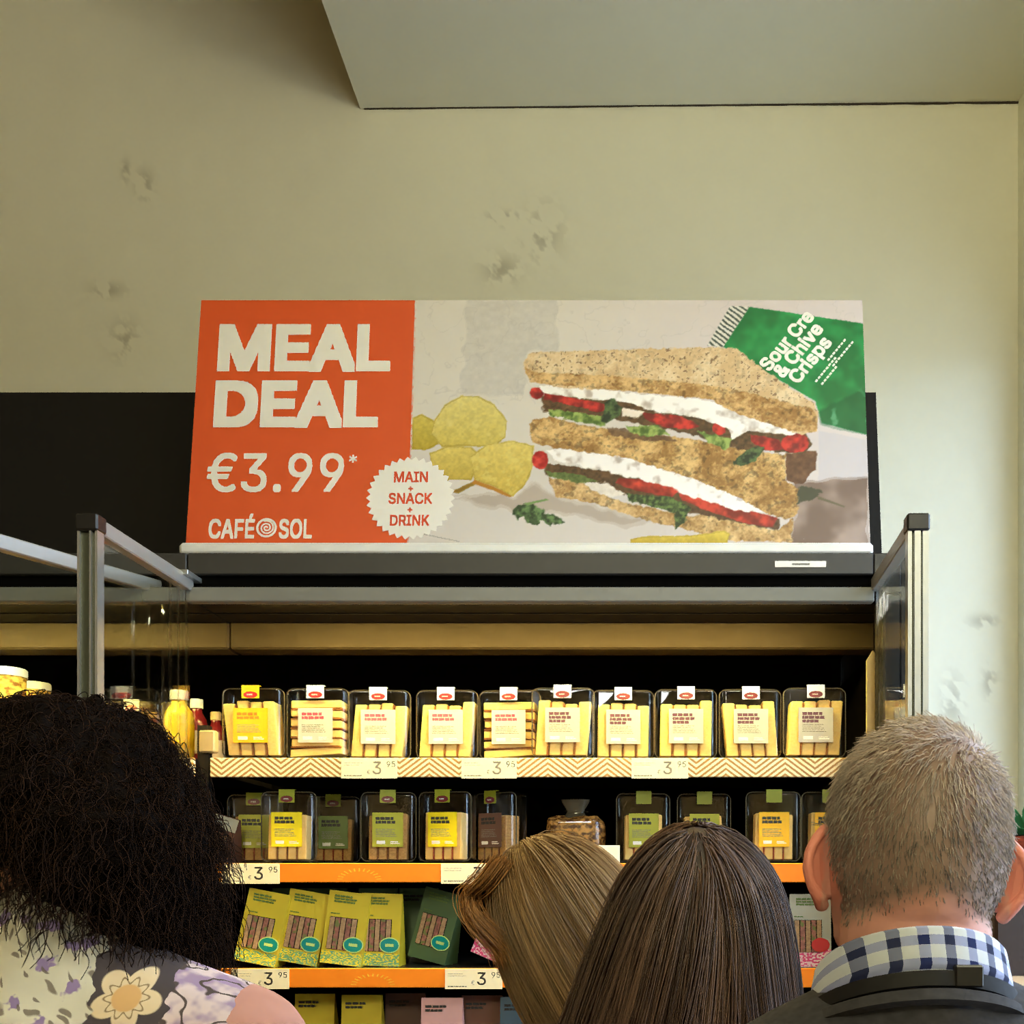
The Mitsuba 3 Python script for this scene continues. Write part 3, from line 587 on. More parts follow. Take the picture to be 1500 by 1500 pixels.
def carton(x, y, z, yaw, roll, label, card, style, group=None):
    t = thing('sandwich_carton', label, 'sandwich carton', group)
    T = pose(x, y, z + CW / 2 * abs(math.sin(math.radians(roll))), yaw, roll)
    part(t, 'card', PLY['wedge_' + card], T)
    if style in ('window', 'dark', 'pink', 'red'):
        if style != 'pink':
            w = part(t, 'window', PLY['window'], T, label='dark window onto the sandwich')
            for f in PLY['fill']: part(w, 'sandwich_layer', f, T)
        part(t, 'bottom_band', PLY['band_pink' if style in ('pink', 'red') else 'band'] if style != 'dark' else P(face(-.043, .043, .0005, .026, .0), 'card_dark'), T)
        if style == 'red': part(t, 'disc', PLY['red_disc'], T, label='red round sticker')
        elif style != 'pink':
            d = part(t, 'disc', PLY['disc_rim'], T, label='teal oval sticker'); part(d, 'face', PLY['disc'], T); part(d, 'mark', PLY['disc_mark'], T)
        part(t, 'heading', PLY['wedge_head'], T); part(t, 'line', PLY['wedge_line'], T)
    if style == 'plain': part(t, 'heading', PLY['wedge_dark_head'], T)
    return t
z3, z4 = SHELF_TOP[2], SHELF_TOP[3]
G3 = 'yellow sandwich cartons on the third shelf'
for (u, dy, yaw, roll, card, style, g, desc) in [
        (372, -.008, 0, 11, 'card_yellow', 'window', G3, 'yellow sandwich carton with teal oval, leftmost beside the curly-haired woman'),
        (434, .008, 0, 10, 'card_yellow', 'window', G3, 'yellow sandwich carton with teal oval, second from the left on the third shelf'),
        (498, .002, 0, 7, 'card_yellow', 'window', G3, 'yellow sandwich carton with teal oval, third from the left on the third shelf'),
        (554, .020, 0, 2, 'card_yellow', 'window', G3, 'yellow sandwich carton with teal oval, standing upright as the fourth on the third shelf'),
        (624, .060, -12, 14, 'card_dark', 'dark', None, 'dark green sandwich carton with teal oval, leaning in the shade of the third shelf'),
        (716, .012, -10, 22, 'card_pink', 'pink', None, 'pink speckled sandwich carton beside the face of the light brown-haired woman'),
        (1188, .010, 0, 0, 'card_grey', 'red', None, 'grey sandwich carton with red round sticker beside the grey-haired man')]:
    y = SHELF_Y + .018 + dy
    carton(X(u, y), y, z3, yaw, roll, desc, card, style, g)
for k, u in enumerate((425, 478, 552, 612)):
    y = SHELF_Y + .165
    carton(X(u, y), y, z3 + .012, 0, 0, ('first', 'second', 'third', 'fourth')[k] + ' from the left of the dim green cartons in the third shelf back row', 'card_dark', 'plain', 'back row cartons on the third shelf')
scene_riser = thing('shelf_riser', 'low black riser under the back row of cartons on the third shelf', 'shelf riser')
scene[scene_riser] = P(box(X(390, 2.5), X(650, 2.5), SHELF_Y + .15, SHELF_Y + .29, z3, z3 + .012), 'black_metal')
G4 = 'cartons on the bottom shelf in view'
for (u, dy, card, dz, desc) in [(459, .085, 'card_yellow', .012, 'dull yellow sandwich carton on the bottom shelf in view, nearest the curly-haired woman'),
                       (528, .060, 'card_yellow', -.012, 'low yellow green sandwich carton on the bottom shelf in view, second from the left'),
                       (592, .10, 'card_cocoa', .02, 'dark brown sandwich carton set back on the bottom shelf in view'),
                       (646, .0, 'card_pink', -.002, 'pale pink sandwich carton on the bottom shelf in view'),
                       (705, .05, 'card_brown', .01, 'reddish brown sandwich carton beside the pale pink one on the bottom shelf'),
                       (762, .02, 'card_blue', .014, 'blue grey sandwich carton below the light brown-haired woman'),
                       (1212, .0, 'card_cocoa', .004, 'cocoa coloured carton below the right end of the orange rails')]:
    y = SHELF_Y + .018 + dy
    carton(X(u, y), y, z4 , 0, 0, desc, card, 'plain', G4)
# odd wedge pack at the left of the second shelf
def dark_wedge():
    t = thing('sandwich_wedge', 'dark clear sandwich wedge with grey top beside the curly hair on the second shelf', 'sandwich wedge')
    T = pose(X(312, 2.37), 2.37, z2, -14, 16).scale([.75, .8, .62]); T = T4().translate([0, 0, .009]) @ T
    part(t, 'card', PLY['wedge_card_cocoa'], T); part(t, 'top', P(face(-.042, .042, .105, .15, .0), 'card_grey'), T, label='grey top flap')
    for f in PLY['fill']: part(t, 'sandwich_layer', f, T)
dark_wedge()

# ---------------------------------------------------------------- neighbours: bottles, jars and packs on the left fridge
scene['juice'] = {'type': 'roughplastic', 'diffuse_reflectance': rgb(246, 196, 60), 'alpha': 0.1}
scene['juice_red'] = {'type': 'roughplastic', 'diffuse_reflectance': rgb(92, 22, 30), 'alpha': 0.1}
mat('granola', proc(lambda p, n, uv: mix(srgb(120, 78, 26), srgb(232, 190, 96), smoothstep(.3, .7, fbm(p.x * 90, p.y * 90, p.z * 90)))), 0.6)
def bottle(u, y, r, h, m, label, cap='white_plastic', k=0):
    t = thing('juice_bottle', label, 'bottle'); at = (X(u, y), y, SHELF_TOP[k])
    part(t, 'body', P(lathe([(0, 0), (r * .92, 0), (r, .006), (r, h * .62), (r * .9, h * .70), (r * .52, h * .80), (r * .50, h * .86), (0, h * .86)], 28, at), m, 40))
    part(t, 'cap', P(lathe([(0, h * .86), (r * .62, h * .86), (r * .62, h * .985), (r * .56, h), (0, h)], 24, at), cap, 40))
    part(t, 'label', P(lathe([(r * 1.01, h * .18), (r * 1.015, h * .18), (r * 1.015, h * .52), (r * 1.01, h * .52)], 28, at), 'label_amber' if m == 'juice' else 'label_white', 40))
bottle(262, 2.40, .031, .152, 'juice', 'yellow juice bottle with white cap behind the glass panel')
bottle(288, 2.50, .023, .150, 'juice_red', 'dark red juice bottle with pale cap left of the sandwich packs')
bottle(316, 2.62, .020, .140, 'juice_red', 'dark bottle deep in the gap left of the yellow sandwich pack', 'tan_metal')
def jar(u, y, label, h, r=.040):
    t = thing('granola_pot', label, 'food pot', 'granola pots at the left edge'); at = (X(u, y), y, SHELF_TOP[0])
    part(t, 'pot', P(lathe([(0, 0), (r * .8, 0), (r * .84, .004), (r, h - .018), (0, h - .018)], 28, at), 'granola', 40), label='clear pot of golden granola')
    part(t, 'lid', P(lathe([(0, h - .018), (r * 1.06, h - .018), (r * 1.06, h - .003), (r, h), (0, h)], 28, at), 'white_card', 40), label='white lid')
jar(8, 2.40, 'tall granola pot with white lid at the left edge of the picture', .198)
jar(48, 2.58, 'granola pot with white lid set back beside the tall one', .200, .036)
jar(-62, 2.45, 'granola pot beyond the left edge of the picture', .19)
sandwich_pack(X(192, 2.52), 2.52, SHELF_TOP[0], -6, 'sandwich pack with white tab behind the glass panel on the left fridge', None, 'stack', 30, 'white', 'pink_print', 'white_card', 'logo_red', True, 'filling_red')

# ---------------------------------------------------------------- price tags and the sun emblems on the rails
def price_tag(u0, u1, k, label, group, cents=True, big='ink'):
    z1 = SHELF_TOP[k]; y = SHELF_Y - .0045
    x0, x1 = X(u0, y), X(u1, y); w = x1 - x0
    t = thing('price_tag', label, 'price tag', group)
    part(t, 'card', P(box(x0, x1, y - .0014, y - .0002, z1 - .043, z1 - .001), 'tag_card'))
    f = y - .0014
    part(t, 'figure', P(upright(text('3', .0255, .0003, .0003), x0 + w * .545, f, z1 - .034), big))
    part(t, 'cents', P(upright(text('95', .0115, .0003), x0 + w * .80, f, z1 - .0195), 'ink'))
    part(t, 'currency', P(upright(text('\u20ac', .0085, .0003), x0 + w * .455, f, z1 - .034), 'ink_grey'))
    part(t, 'small_print', P(upright(bars(2, w * .36, .0012, .0045, int(u0), .012), x0 + w * .05, f, z1 - .012), 'ink_pale'))
    part(t, 'code', P(upright(bars(1, w * .36, .0022, .004, int(u0) + 1, .006), x0 + w * .05, f, z1 - .0385), 'ink_grey'))
GT = 'price tags on the shelf rails'
price_tag(500, 582, 0, 'price tag on the cream rail below the third sandwich pack', GT, big='ink_grey')
price_tag(676, 757, 0, 'price tag on the cream rail below the fifth sandwich pack', GT, big='ink_grey')
price_tag(925, 1008, 0, 'price tag on the cream rail toward the right below the plum-lettered packs', GT, big='ink_grey')
price_tag(325, 410, 1, 'price tag at the left end of the upper orange rail', GT)
price_tag(646, 730, 1, 'price tag on the upper orange rail beside the light brown-haired woman', GT)
price_tag(340, 424, 2, 'price tag at the left end of the lower orange rail', GT)
price_tag(652, 736, 2, 'price tag on the lower orange rail below the chin of the light brown-haired woman', GT)
pc = thing('price_card', 'cream price card standing up above the orange rail between the two long-haired women', 'price card')
scene[pc] = P(box(X(868, 2.312), X(908, 2.312), 2.3125, 2.3150, SHELF_TOP[1] - .004, Z(1238, 2.312), .0004), 'white_card')
for k, u in ((1, 527), (2, 547)):
    em = []
    for q in range(13):
        an = math.pi * (q + .5) / 13
        em.append(box(.030, .040, -.0011, .0011, 0, .0004).apply_transform(trimesh.transformations.rotation_matrix(an, (0, 0, 1))))
    em = join(em); em.apply_scale((1.15, .62, 1))
    part(f'{fridge}__shelf_{k:03d}', 'sun_emblem', P(upright(em, X(u, SHELF_Y), SHELF_Y - .004, SHELF_TOP[k] - .036), 'sun_yellow'), label='yellow sun rays')
# ---------------------------------------------------------------- people
MF = manifold3d.Manifold
def ball(c, r, n=20):
    r = np.broadcast_to(np.asarray(r, float), (3,))
    return MF.sphere(1.0, n).scale([float(v) for v in r]).translate([float(v) for v in c])
def bone(*cr): return MF.batch_hull([ball(c, r) for c, r in cr])
def blend(ms): return MF.batch_boolean(ms, manifold3d.OpType.Add)
def to_tm(m, edge, it=10):
    m = m.refine_to_length(edge).to_mesh()
    t = trimesh.Trimesh(m.vert_properties[:, :3], m.tri_verts, process=True)
    trimesh.smoothing.filter_taubin(t, iterations=it); return t
def rot(yaw=0, pitch=0, roll=0):
    """Head rotation: yaw about z (positive turns to the left), pitch nods down, roll tips the crown to the right."""
    e = trimesh.transformations.rotation_matrix
    return (e(math.radians(yaw), (0, 0, 1)) @ e(math.radians(-pitch), (1, 0, 0)) @ e(math.radians(roll), (0, 1, 0)))[:3, :3]

def hand(side, w, el):
    """Relaxed hand hanging from the wrist w: palm, four unequal fingers and a thumb, gently curled forward."""
    w = np.array(w); out = []
    P0 = lambda a, b, c: w + np.array([side * a, b, c])
    out.append(bone((P0(0, 0, 0), (.019, .024, .02)), (P0(0, .03, -.075), (.011, .008, .012)), (P0(0, -.025, -.07), (.011, .008, .012))))
    for k, (y, L) in enumerate(((.032, .072), (.012, .080), (-.008, .074), (-.028, .058))):
        a, b = P0(0, y, -.078), P0(-.006, y, -.078 - L * .45); c, d = P0(-.018, y, -.078 - L * .75), P0(-.032, y, -.078 - L)
        out += [bone((a, .0088), (b, .0082)), bone((b, .0082), (c, .0075)), bone((c, .0075), (d, .0068))]
    out += [bone((P0(-.004, .018, -.025), .013), (P0(-.014, .046, -.055), .0105)), bone((P0(-.014, .046, -.055), .0105), (P0(-.018, .052, -.082), .009))]
    return out

def figure(base, label, hc, HR, axes, foot, yaw, sh_z, sh_w, neck_r, skin, top, trousers, shoe, top_fn=None, collar=0.0, ear=True, lean=0.0, rise=0.0):
    """A standing adult, facing +y turned by yaw; hc head centre, HR head rotation, foot (x, y) of the stance."""
    t = thing(base, label, 'person')
    YR = rot(yaw); fx, fyy = foot
    def B(x, y, z): v = YR @ np.array([x, y, 0.0]); return np.array([fx + v[0], fyy + v[1], z])
    def Hd(x, y, z): return hc + HR @ np.array([x, y, z])
    ax, ay, az = axes
    k = sh_z / 1.45
    S = [B(s * sh_w, 0, sh_z - .035) for s in (-1, 1)]; EL = [B(s * (sh_w + .045), -.015, sh_z - .32) for s in (-1, 1)]; WR = [B(s * (sh_w + .035), .06, sh_z - .56) for s in (-1, 1)]
    nb = B(0, -.012 + lean, sh_z + .015)
    # head: skull, face, jaw, nose, lips, ears, with the neck and all the body as one surface
    sk = ball((0, 0, 0), (1, 1, 1), 40)
    hp = [MF.batch_hull([ball((0, -.006, .004), (ax, ay * .97, az)), ball((0, -.008, .030), (ax * .965, ay * .93, az * .755)), ball((0, .02, -.05), (ax * .86, ay * .78, az * .62))]),
          MF.batch_hull([ball((0, .035, -.035), (ax * .80, ay * .66, .07)), ball((0, .062, -.098), (.030, .022, .018)), ball((-.04, .02, -.07), .022), ball((.04, .02, -.07), .022)]),
          MF.batch_hull([ball((0, ay + .006, -.012), .008), ball((0, ay + .024, -.040), .009), ball((-.012, ay + .008, -.045), .008), ball((.012, ay + .008, -.045), .008)]),
          ball((0, ay + .002, -.073), (.022, .010, .007)), ball((0, ay + .002, -.062), (.024, .009, .006)),
          bone(((-.032, ay - .012, .022), .011), ((.032, ay - .012, .022), .011))]
    if ear:
        for s in (-1, 1):
            arc = [(s * (ax + .002 + .016 * math.sin(a) ** 2 * (1 if a < 2.4 else .7)), -.004 - .017 * math.sin(a) + .004, -.018 + .033 * math.cos(a)) for a in np.linspace(-.35, 2.95, 9)]
            hp += [bone((arc[i], .0044 if i < 7 else .0056), (arc[i + 1], .0044 if i + 1 < 7 else .0062)) for i in range(8)]
            hp.append(MF.batch_hull([ball((s * (ax - .004), .010, -.018 + dz), .006, 10) for dz in (-.022, .022)] + [ball(arc[i], .0026, 10) for i in (1, 3, 5, 7)]))
    MH = np.eye(4)[:3]; MH[:, :3] = HR; MH[:, 3] = hc
    head = blend(hp).transform(MH)
    body = [head, bone((nb, neck_r * 1.08), (Hd(0, -.012, -.065), neck_r))]
    body += [MF.batch_hull([ball(nb, neck_r * 1.05), ball(S[0], .05), ball(S[1], .05), ball(B(0, -.01, sh_z - .12), (.13, .09, .08))]),
             MF.batch_hull([ball(B(s * .085, 0, sh_z - .16), .085) for s in (-1, 1)] + [ball(B(s * .06, 0, 1.08 * k), .085) for s in (-1, 1)]),
             MF.batch_hull([ball(B(s * .06, 0, 1.08 * k), .085) for s in (-1, 1)] + [ball(B(s * .085, 0, .92 * k), .095) for s in (-1, 1)])]
    for i, s in enumerate((-1, 1)):
        body += [bone((S[i], .048), (EL[i], .039)), bone((EL[i], .039), (WR[i], .026))]
        hx = hand(s, (0, 0, 0), None); mm = np.eye(4)[:3]; mm[:, :3] = YR; mm[:, 3] = WR[i]; body += [h.transform(mm) for h in hx]
        body += [bone((B(s * .09, 0, .90 * k), .085), (B(s * .10, .012, .50 * k), .056)), bone((B(s * .10, .012, .50 * k), .056), (B(s * .10, -.03, .36 * k), .054), ), bone((B(s * .10, -.03, .36 * k), .052), (B(s * .10, -.02, .10), .038)),
                 bone((B(s * .10, -.025, .05), .034), (B(s * .11, .13, .035), .03))]
    bm = to_tm(blend(body), .0085, 8)
    bk = skin_color(bm, hc, HR, axes, skin)
    part(t, 'body', P(bm, 'skin', True, color=bk))
    for s in (-1, 1):
        e = trimesh.creation.icosphere(2, .0125); e.apply_translation(Hd(s * .031, ay - .012, .004)); part(t, 'eye', P(e, 'eye_white', True))
    # clothes
    g = .013
    tp = [MF.batch_hull([ball(nb + (0, -.006, .012 + rise), neck_r * 1.05 + g + rise * .5), ball(S[0], .05 + g), ball(S[1], .05 + g), ball(B(0, -.012, sh_z - .12), (.13 + g, .10 + g, .08))]),
          MF.batch_hull([ball(B(s * .095, -.005, sh_z - .15), .098 + g) for s in (-1, 1)] + [ball(B(s * .075, 0, 1.08 * k), .092 + g) for s in (-1, 1)]),
          MF.batch_hull([ball(B(s * .075, 0, 1.08 * k), .092 + g) for s in (-1, 1)] + [ball(B(s * .085, 0, .90 * k), .10 + g) for s in (-1, 1)])]
    if collar: tp.append(MF.batch_hull([ball(nb, neck_r + g), ball(nb + (0, .004, collar), neck_r + g * .6)]))
    for i in (0, 1): tp += [bone((S[i], .050 + g), (EL[i], .042 + g)), bone((EL[i], .042 + g), (WR[i] + (EL[i] - WR[i]) * .12, .030 + g * .8))]
    tm = to_tm(blend(tp), .012, 8)
    n = meshkit.fbm(tm.vertices * 9, 3, 5)[:, None] - .5
    tm.vertices += tm.vertex_normals * n * .012
    part(t, 'top', P(tm, top, True))
    tr = [MF.batch_hull([ball(B(s * .085, 0, .88 * k), .108) for s in (-1, 1)])]
    for s in (-1, 1): tr += [bone((B(s * .09, 0, .88 * k), .098), (B(s * .10, .012, .50 * k), .074)), bone((B(s * .10, .012, .50 * k), .074), (B(s * .10, -.02, .09), .060))]
    part(t, 'trousers', P(to_tm(blend(tr), .025, 6), trousers, True))
    for s in (-1, 1):
        sh = MF.batch_hull([ball(B(s * .10, -.035, .045), (.040, .044, .045)), ball(B(s * .10, .0, .07), .042), ball(B(s * .115, .15, .032), (.044, .05, .032)), ball(B(s * .10, -.035, .012), (.038, .042, .012)), ball(B(s * .115, .15, .012), (.044, .052, .012))])
        part(t, 'shoe', P(to_tm(sh, .02, 3), shoe, True))
    return t, nb, bm
def skin_color(bm, hc, HR, axes, skin):
    base, hairc, line = skin
    v = (bm.vertices - hc) @ HR
    col = np.tile(np.array(srgb(*base)), (len(v), 1)) * (0.94 + .12 * meshkit.fbm(bm.vertices * 60, 2, 3)[:, None])
    earm = (np.abs(v[:, 0]) > axes[0] + .004) & (v[:, 2] < .03) & (v[:, 2] > -.075)
    col[earm] *= (1.12, .78, .72)
    w = line(v)[:, None]
    return col * (1 - w) + np.array(srgb(*hairc)) * w
scene['skin'] = {'type': 'twosided', 'bsdf': {'type': 'principled', 'base_color': {'type': 'mesh_attribute', 'name': 'vertex_color'}, 'roughness': 0.5, 'specular': 0.4}}
mat('eye_white', (220, 214, 206), 0.2)
scene['hair_dark'] = {'type': 'twosided', 'bsdf': {'type': 'principled', 'base_color': {'type': 'mesh_attribute', 'name': 'vertex_color'}, 'roughness': 0.9, 'specular': 0.05}}
scene['hair'] = {'type': 'twosided', 'bsdf': {'type': 'principled', 'base_color': {'type': 'mesh_attribute', 'name': 'vertex_color'}, 'roughness': 0.42, 'specular': 0.5}}

def strands(paths, r0, r1, colors):
    """Tubes of three sides along the paths (n, k, 3); colors (n, k, 3)."""
    n, k, _ = paths.shape
    t = np.gradient(paths, axis=1); t /= np.linalg.norm(t, axis=2, keepdims=True) + 1e-12
    ref = np.where(np.abs(t[..., 2:]) < .9, [0, 0, 1.0], [1.0, 0, 0])
    a = np.cross(t, ref); a /= np.linalg.norm(a, axis=2, keepdims=True) + 1e-12; b = np.cross(t, a)
    s = np.linspace(0, 1, k)[None, :, None]; rad = r0 * (1 - s) + r1 * s
    ang = np.arange(3) * 2 * np.pi / 3
    V = paths[:, :, None] + rad[..., None] * (np.cos(ang)[:, None] * a[:, :, None] + np.sin(ang)[:, None] * b[:, :, None])
    i, j, l = np.meshgrid(np.arange(n), np.arange(k - 1), np.arange(3), indexing='ij')
    o = lambda j_, l_: (i * k + j_) * 3 + l_ % 3
    F = np.stack([o(j, l), o(j, l + 1), o(j + 1, l + 1), o(j + 1, l)], -1).reshape(-1, 4)
    F = np.vstack([F[:, [0, 1, 2]], F[:, [0, 2, 3]]])
    return trimesh.Trimesh(V.reshape(-1, 3), F, process=False), np.repeat(colors.reshape(-1, 3), 3, 0)

def unit(v): return v / (np.linalg.norm(v, axis=-1, keepdims=True) + 1e-12)

def long_hair(parent, hc, HR, axes, crown, n, steps, length, seed, flow, spread, cols, volume=(.06, .22), keep=None, r=(.0008, .0005), guides=160, clump=.55, label=None, wave=.004, cut=None):
    rng = np.random.default_rng(seed); axes = np.array(axes); crown = unit(np.array(crown, float))
    d = unit(rng.normal(size=(n * 8, 3))); 
    d = d[(keep(d) if keep else d[:, 2] > -.1) & (d @ crown < .988)][:n]; n = len(d)
    off = rng.uniform(*volume, n)[:, None]
    pos = hc + (d * axes * (1.02 + off * .25)) @ HR.T
    v = d - crown; v = v - (v * d).sum(1, keepdims=True) * d; v = unit(v + rng.normal(size=v.shape) * .05) @ HR.T
    L = length * rng.uniform(.82, 1.05, n)[:, None]; ds = L / (steps - 1); path = [pos]
    for s in range(steps - 1):
        target = np.column_stack([flow[0] + spread * (pos[:, 0] - hc[0]), np.full(n, flow[1]), np.full(n, -1.0)])
        v = unit(v * .72 + unit(target) * .28)
        new = pos + v * ds
        q = ((new - hc) @ HR) / (axes * (1 + off * min(1, .25 + s / 6))); l = np.linalg.norm(q, axis=1, keepdims=True)
        q = np.where(l < 1, q / np.maximum(l, 1e-9), q)
        new = hc + (q * axes * (1 + off * min(1, .25 + s / 6))) @ HR.T
        v = unit(new - pos); pos = new; path.append(pos)
    path = np.stack(path, 1)
    g = rng.choice(n, guides, replace=False); from_ = np.linalg.norm(path[:, None, 0] - path[None, g, 0], axis=2) if n * guides < 2e6 else None
    idx = g[np.argmin(from_, 1)]
    w = (clump * np.linspace(0, 1, steps) ** .8)[None, :, None]
    path = path * (1 - w) + path[idx] * w
    ph = rng.uniform(0, 6.28, n)[idx][:, None]; s = np.linspace(0, 1, steps)[None]
    path[..., 0] += wave * s * np.sin(ph + 7 * s); path[..., 1] += wave * s * np.cos(ph * 1.7 + 6 * s)
    if cut is not None: path = cut(path)
    tone = (.55 * rng.uniform(0, 1, n)[idx] + .45 * rng.uniform(0, 1, n))[:, None, None]
    c0, c1 = np.array(srgb(*cols[0])), np.array(srgb(*cols[1]))
    col = (c0 * (1 - tone) + c1 * tone) * np.ones((n, steps, 1))
    m, c = strands(path, r[0], r[1], col)
    return part(parent, 'hair', P(m, 'hair', True, color=c), label=label, kind='stuff')

# --- man with short grey hair ------------------------------------------------
mat('sweater', proc(lambda p, n, uv: mix(srgb(36, 36, 39), srgb(56, 55, 58), fbm(p.x * 160, p.y * 160, p.z * 160))), 0.9)
mat('denim', (46, 56, 76), 0.8); mat('dark_trousers', (36, 34, 36), 0.8); mat('shoe_brown', (60, 42, 30), 0.5); mat('shoe_black', (24, 24, 24), 0.4); mat('lanyard', (12, 12, 13), 0.7)
MA = (.0745, .096, .105); MC = np.array([X(1339, .96), .96, Z(1248, .96)]); MR = rot(0, 6, 4)
def man_line(v):
    low = -.060 + .012 * np.cos(v[:, 0] * 40)
    back = ss(-.006, .014, v[:, 2] - low) * ss(.045, .02, v[:, 1])
    topm = ss(.055, .075, v[:, 2]); sides = ss(-.004, .012, v[:, 2] - .012 - .3 * np.maximum(v[:, 1], 0))
    w = np.where(v[:, 1] < -.012, back, np.maximum(sides * (v[:, 1] < .06), topm))
    w = np.where(np.linalg.norm(v / np.array([.085, .11, .12]), axis=1) < 1.12, w, 0) * .85
    return w * ss(MA[0] + .006, MA[0] + .002, np.abs(v[:, 0])) * np.where((v[:, 2] < -.028) & (v[:, 1] > -.022) & (np.abs(v[:, 0]) > MA[0] - .012), 0, 1)
man, mnb, mbody = figure('person', 'grey-haired man in a dark grey sweater with checked collar and black lanyard', MC, MR, MA, (X(1336, .96), .95), 0, 1.425, .185, .062,
                  ((204, 148, 130), (118, 104, 90), man_line), 'sweater', 'denim', 'shoe_brown', rise=.014)
rng = np.random.default_rng(5)
sv, fi = trimesh.sample.sample_surface(mbody, 240000, seed=3)
nv = mbody.face_normals[fi]; lv = (sv - MC) @ MR; wl = man_line(lv)
ok = (rng.uniform(0, 1, len(sv)) < wl) & (np.abs(lv[:, 0]) < MA[0] + .006) & (lv[:, 1] < .07); sv, nv, lv, wl = sv[ok], nv[ok], lv[ok], wl[ok]
pick = rng.permutation(len(sv))[:27000]; sv, nv, lv, wl = sv[pick], nv[pick], lv[pick], wl[pick]
whorl = np.array([.030, -.062, .078]); rad = lv - whorl; rad -= (rad * (nv @ MR)).sum(1, keepdims=True) * (nv @ MR)
tang = unit(unit(rad) + .55 * np.cross(nv @ MR, unit(rad))) @ MR.T
hl = (.0045 + .0085 * ss(-.05, .06, lv[:, 2])) * rng.uniform(.7, 1.2, len(sv))
lift = (.55 + .25 * rng.uniform(-1, 1, len(sv)))[:, None]
jit = rng.normal(size=sv.shape) * .22
d1 = unit(nv * lift + tang * .8 + jit * .6); d2 = unit(nv * (lift * .5) + tang * 1.0 + jit * .7 + (0, 0, -.12))
p0 = sv - nv * .001; p1 = p0 + d1 * hl[:, None] * .55; p2 = p1 + d2 * hl[:, None] * .55
tone = np.clip(-.06 + .46 * rng.uniform(0, 1, len(sv)) + .5 * ss(-.04, .10, lv[:, 2]) + .3 * (meshkit.fbm(lv * 70, 2, 8) - .4) + .12 * ss(.03, .07, lv[:, 0]), 0, 1)[:, None, None]
hc_ = np.array(srgb(70, 62, 54)) * (1 - tone) + np.array(srgb(212, 195, 174)) * tone
m, c = strands(np.stack([p0, p1, p2], 1),   .00046, .00024, hc_ * np.ones((1, 3, 1)))
part(man, 'hair', P(m, 'hair', True, color=c), label='short cropped grey hair', kind='stuff')
# collar, lanyard
def plaid(p, n, uv):
    u = (p.x * .97 + p.y * .3) / .0195; w = (p.z + p.y * .55) / .0195
    fu, fw = u - dr.floor(u), w - dr.floor(w)
    su = dr.select(fu < .42, 1.0, 0.0); sw = dr.select(fw < .42, 1.0, 0.0)
    c = mix(srgb(208, 216, 224), srgb(16, 58, 168), .5 * su + .5 * sw)
    c = mix(c, srgb(12, 20, 56), su * sw * .85)
    third = dr.select(cell_rand(dr.floor(u), 3, 1) > .55, 1.0, 0.0)
    return mix(c, srgb(30, 36, 50), su * third * .5)
mat('plaid', proc(plaid), 0.85)
def ring(c, rx, ry, tilt, prof, n=96, a0=0, a1=2 * math.pi, drop=0.0):
    """A band around the neck: prof lists (outward, up) of its closed section; tilted down to the front."""
    an = np.linspace(a0, a1, n, endpoint=(a1 - a0) < 6.28); k = len(prof); V = []
    for a in an:
        for o, u in prof:
            x, y = (rx + o) * math.sin(a), -(ry + o) * math.cos(a)
            V.append((c[0] + x, c[1] + y, c[2] + u - (y + ry) * tilt - drop * (y + ry) ** 2))
    full = (a1 - a0) >= 6.28; F = []
    for i in range(n if full else n - 1):
        for j in range(k):
            A, B_ = i * k + j, i * k + (j + 1) % k; C_, D_ = ((i + 1) % n) * k + (j + 1) % k, ((i + 1) % n) * k + j
            F += [(A, B_, C_), (A, C_, D_)]
    if not full:
        F += [(0, j + 1, j) for j in range(1, k - 1)] + [((n - 1) * k, (n - 1) * k + j, (n - 1) * k + j + 1) for j in range(1, k - 1)]
    t = trimesh.Trimesh(V, F, process=False); t.fix_normals(); return t
cc = np.array([X(1338, .93), .946, Z(1362, .875)])
part(man, 'collar', P(ring(cc, .0725, .076, .46, [(-.002, -.012), (.001, .0), (.0035, .002), (.006, -.001), (.0115, -.030), (.009, -.0345), (.006, -.03)]), 'plaid', 40), label='blue and white checked shirt collar')
ln = part(man, 'lanyard', P(ring(cc + (0, 0, -.034), .0850, .0885, .46, [(0, -.009), (.001, .003), (.003, .003), (.004, -.009)]), 'lanyard', 40), label='black lanyard strap')
part(ln, 'buckle', P(box(-.011, .011, -.004, .004, -.009, .008, .0015).apply_translation(cc + (.024, -.0885, -.034)), 'black_metal'))
part(man, 'neckline', P(ring(cc + (0, 0, -.049), .089, .093, .44, [(0, -.007), (.001, .003), (.005, .004), (.010, -.006)]), 'sweater', 40), label='ribbed sweater neckline')

# --- woman with long dark brown hair ----------------------------------------
BC = np.array([X(1022, 1.35), 1.35, Z(1348, 1.35)]); BA = (.078, .098, .108); BR = rot(-2, 8, -2)
full_line = lambda v: ss(-.02, .0, v[:, 2]) * ss(.07, .04, v[:, 1])
mat('top_black', (38, 34, 36), 0.9); mat('top_navy', (40, 46, 62), 0.9)
wom, _, _ = figure('person', 'woman with long straight dark brown hair seen from behind', BC, BR, BA, (X(1030, 1.35), 1.36), 0, 1.34, .165, .048,
                ((214, 160, 134), (44, 30, 22), full_line), 'top_black', 'dark_trousers', 'shoe_black', ear=False)
hairy = lambda d: (d[:, 2] > .05) & ((d[:, 1] < .45) | (d[:, 2] > .62)) | ((d[:, 1] < -.2) & (d[:, 2] > -.45))
long_hair(wom, BC, BR, BA, (0, -.45, .9), 3800, 24, .46, 11, (-.12, -.02), 2.0, [(42, 29, 24), (130, 100, 80)], (.14, .36), hairy, (.0010, .0006), 110, .6, 'long straight dark brown hair')
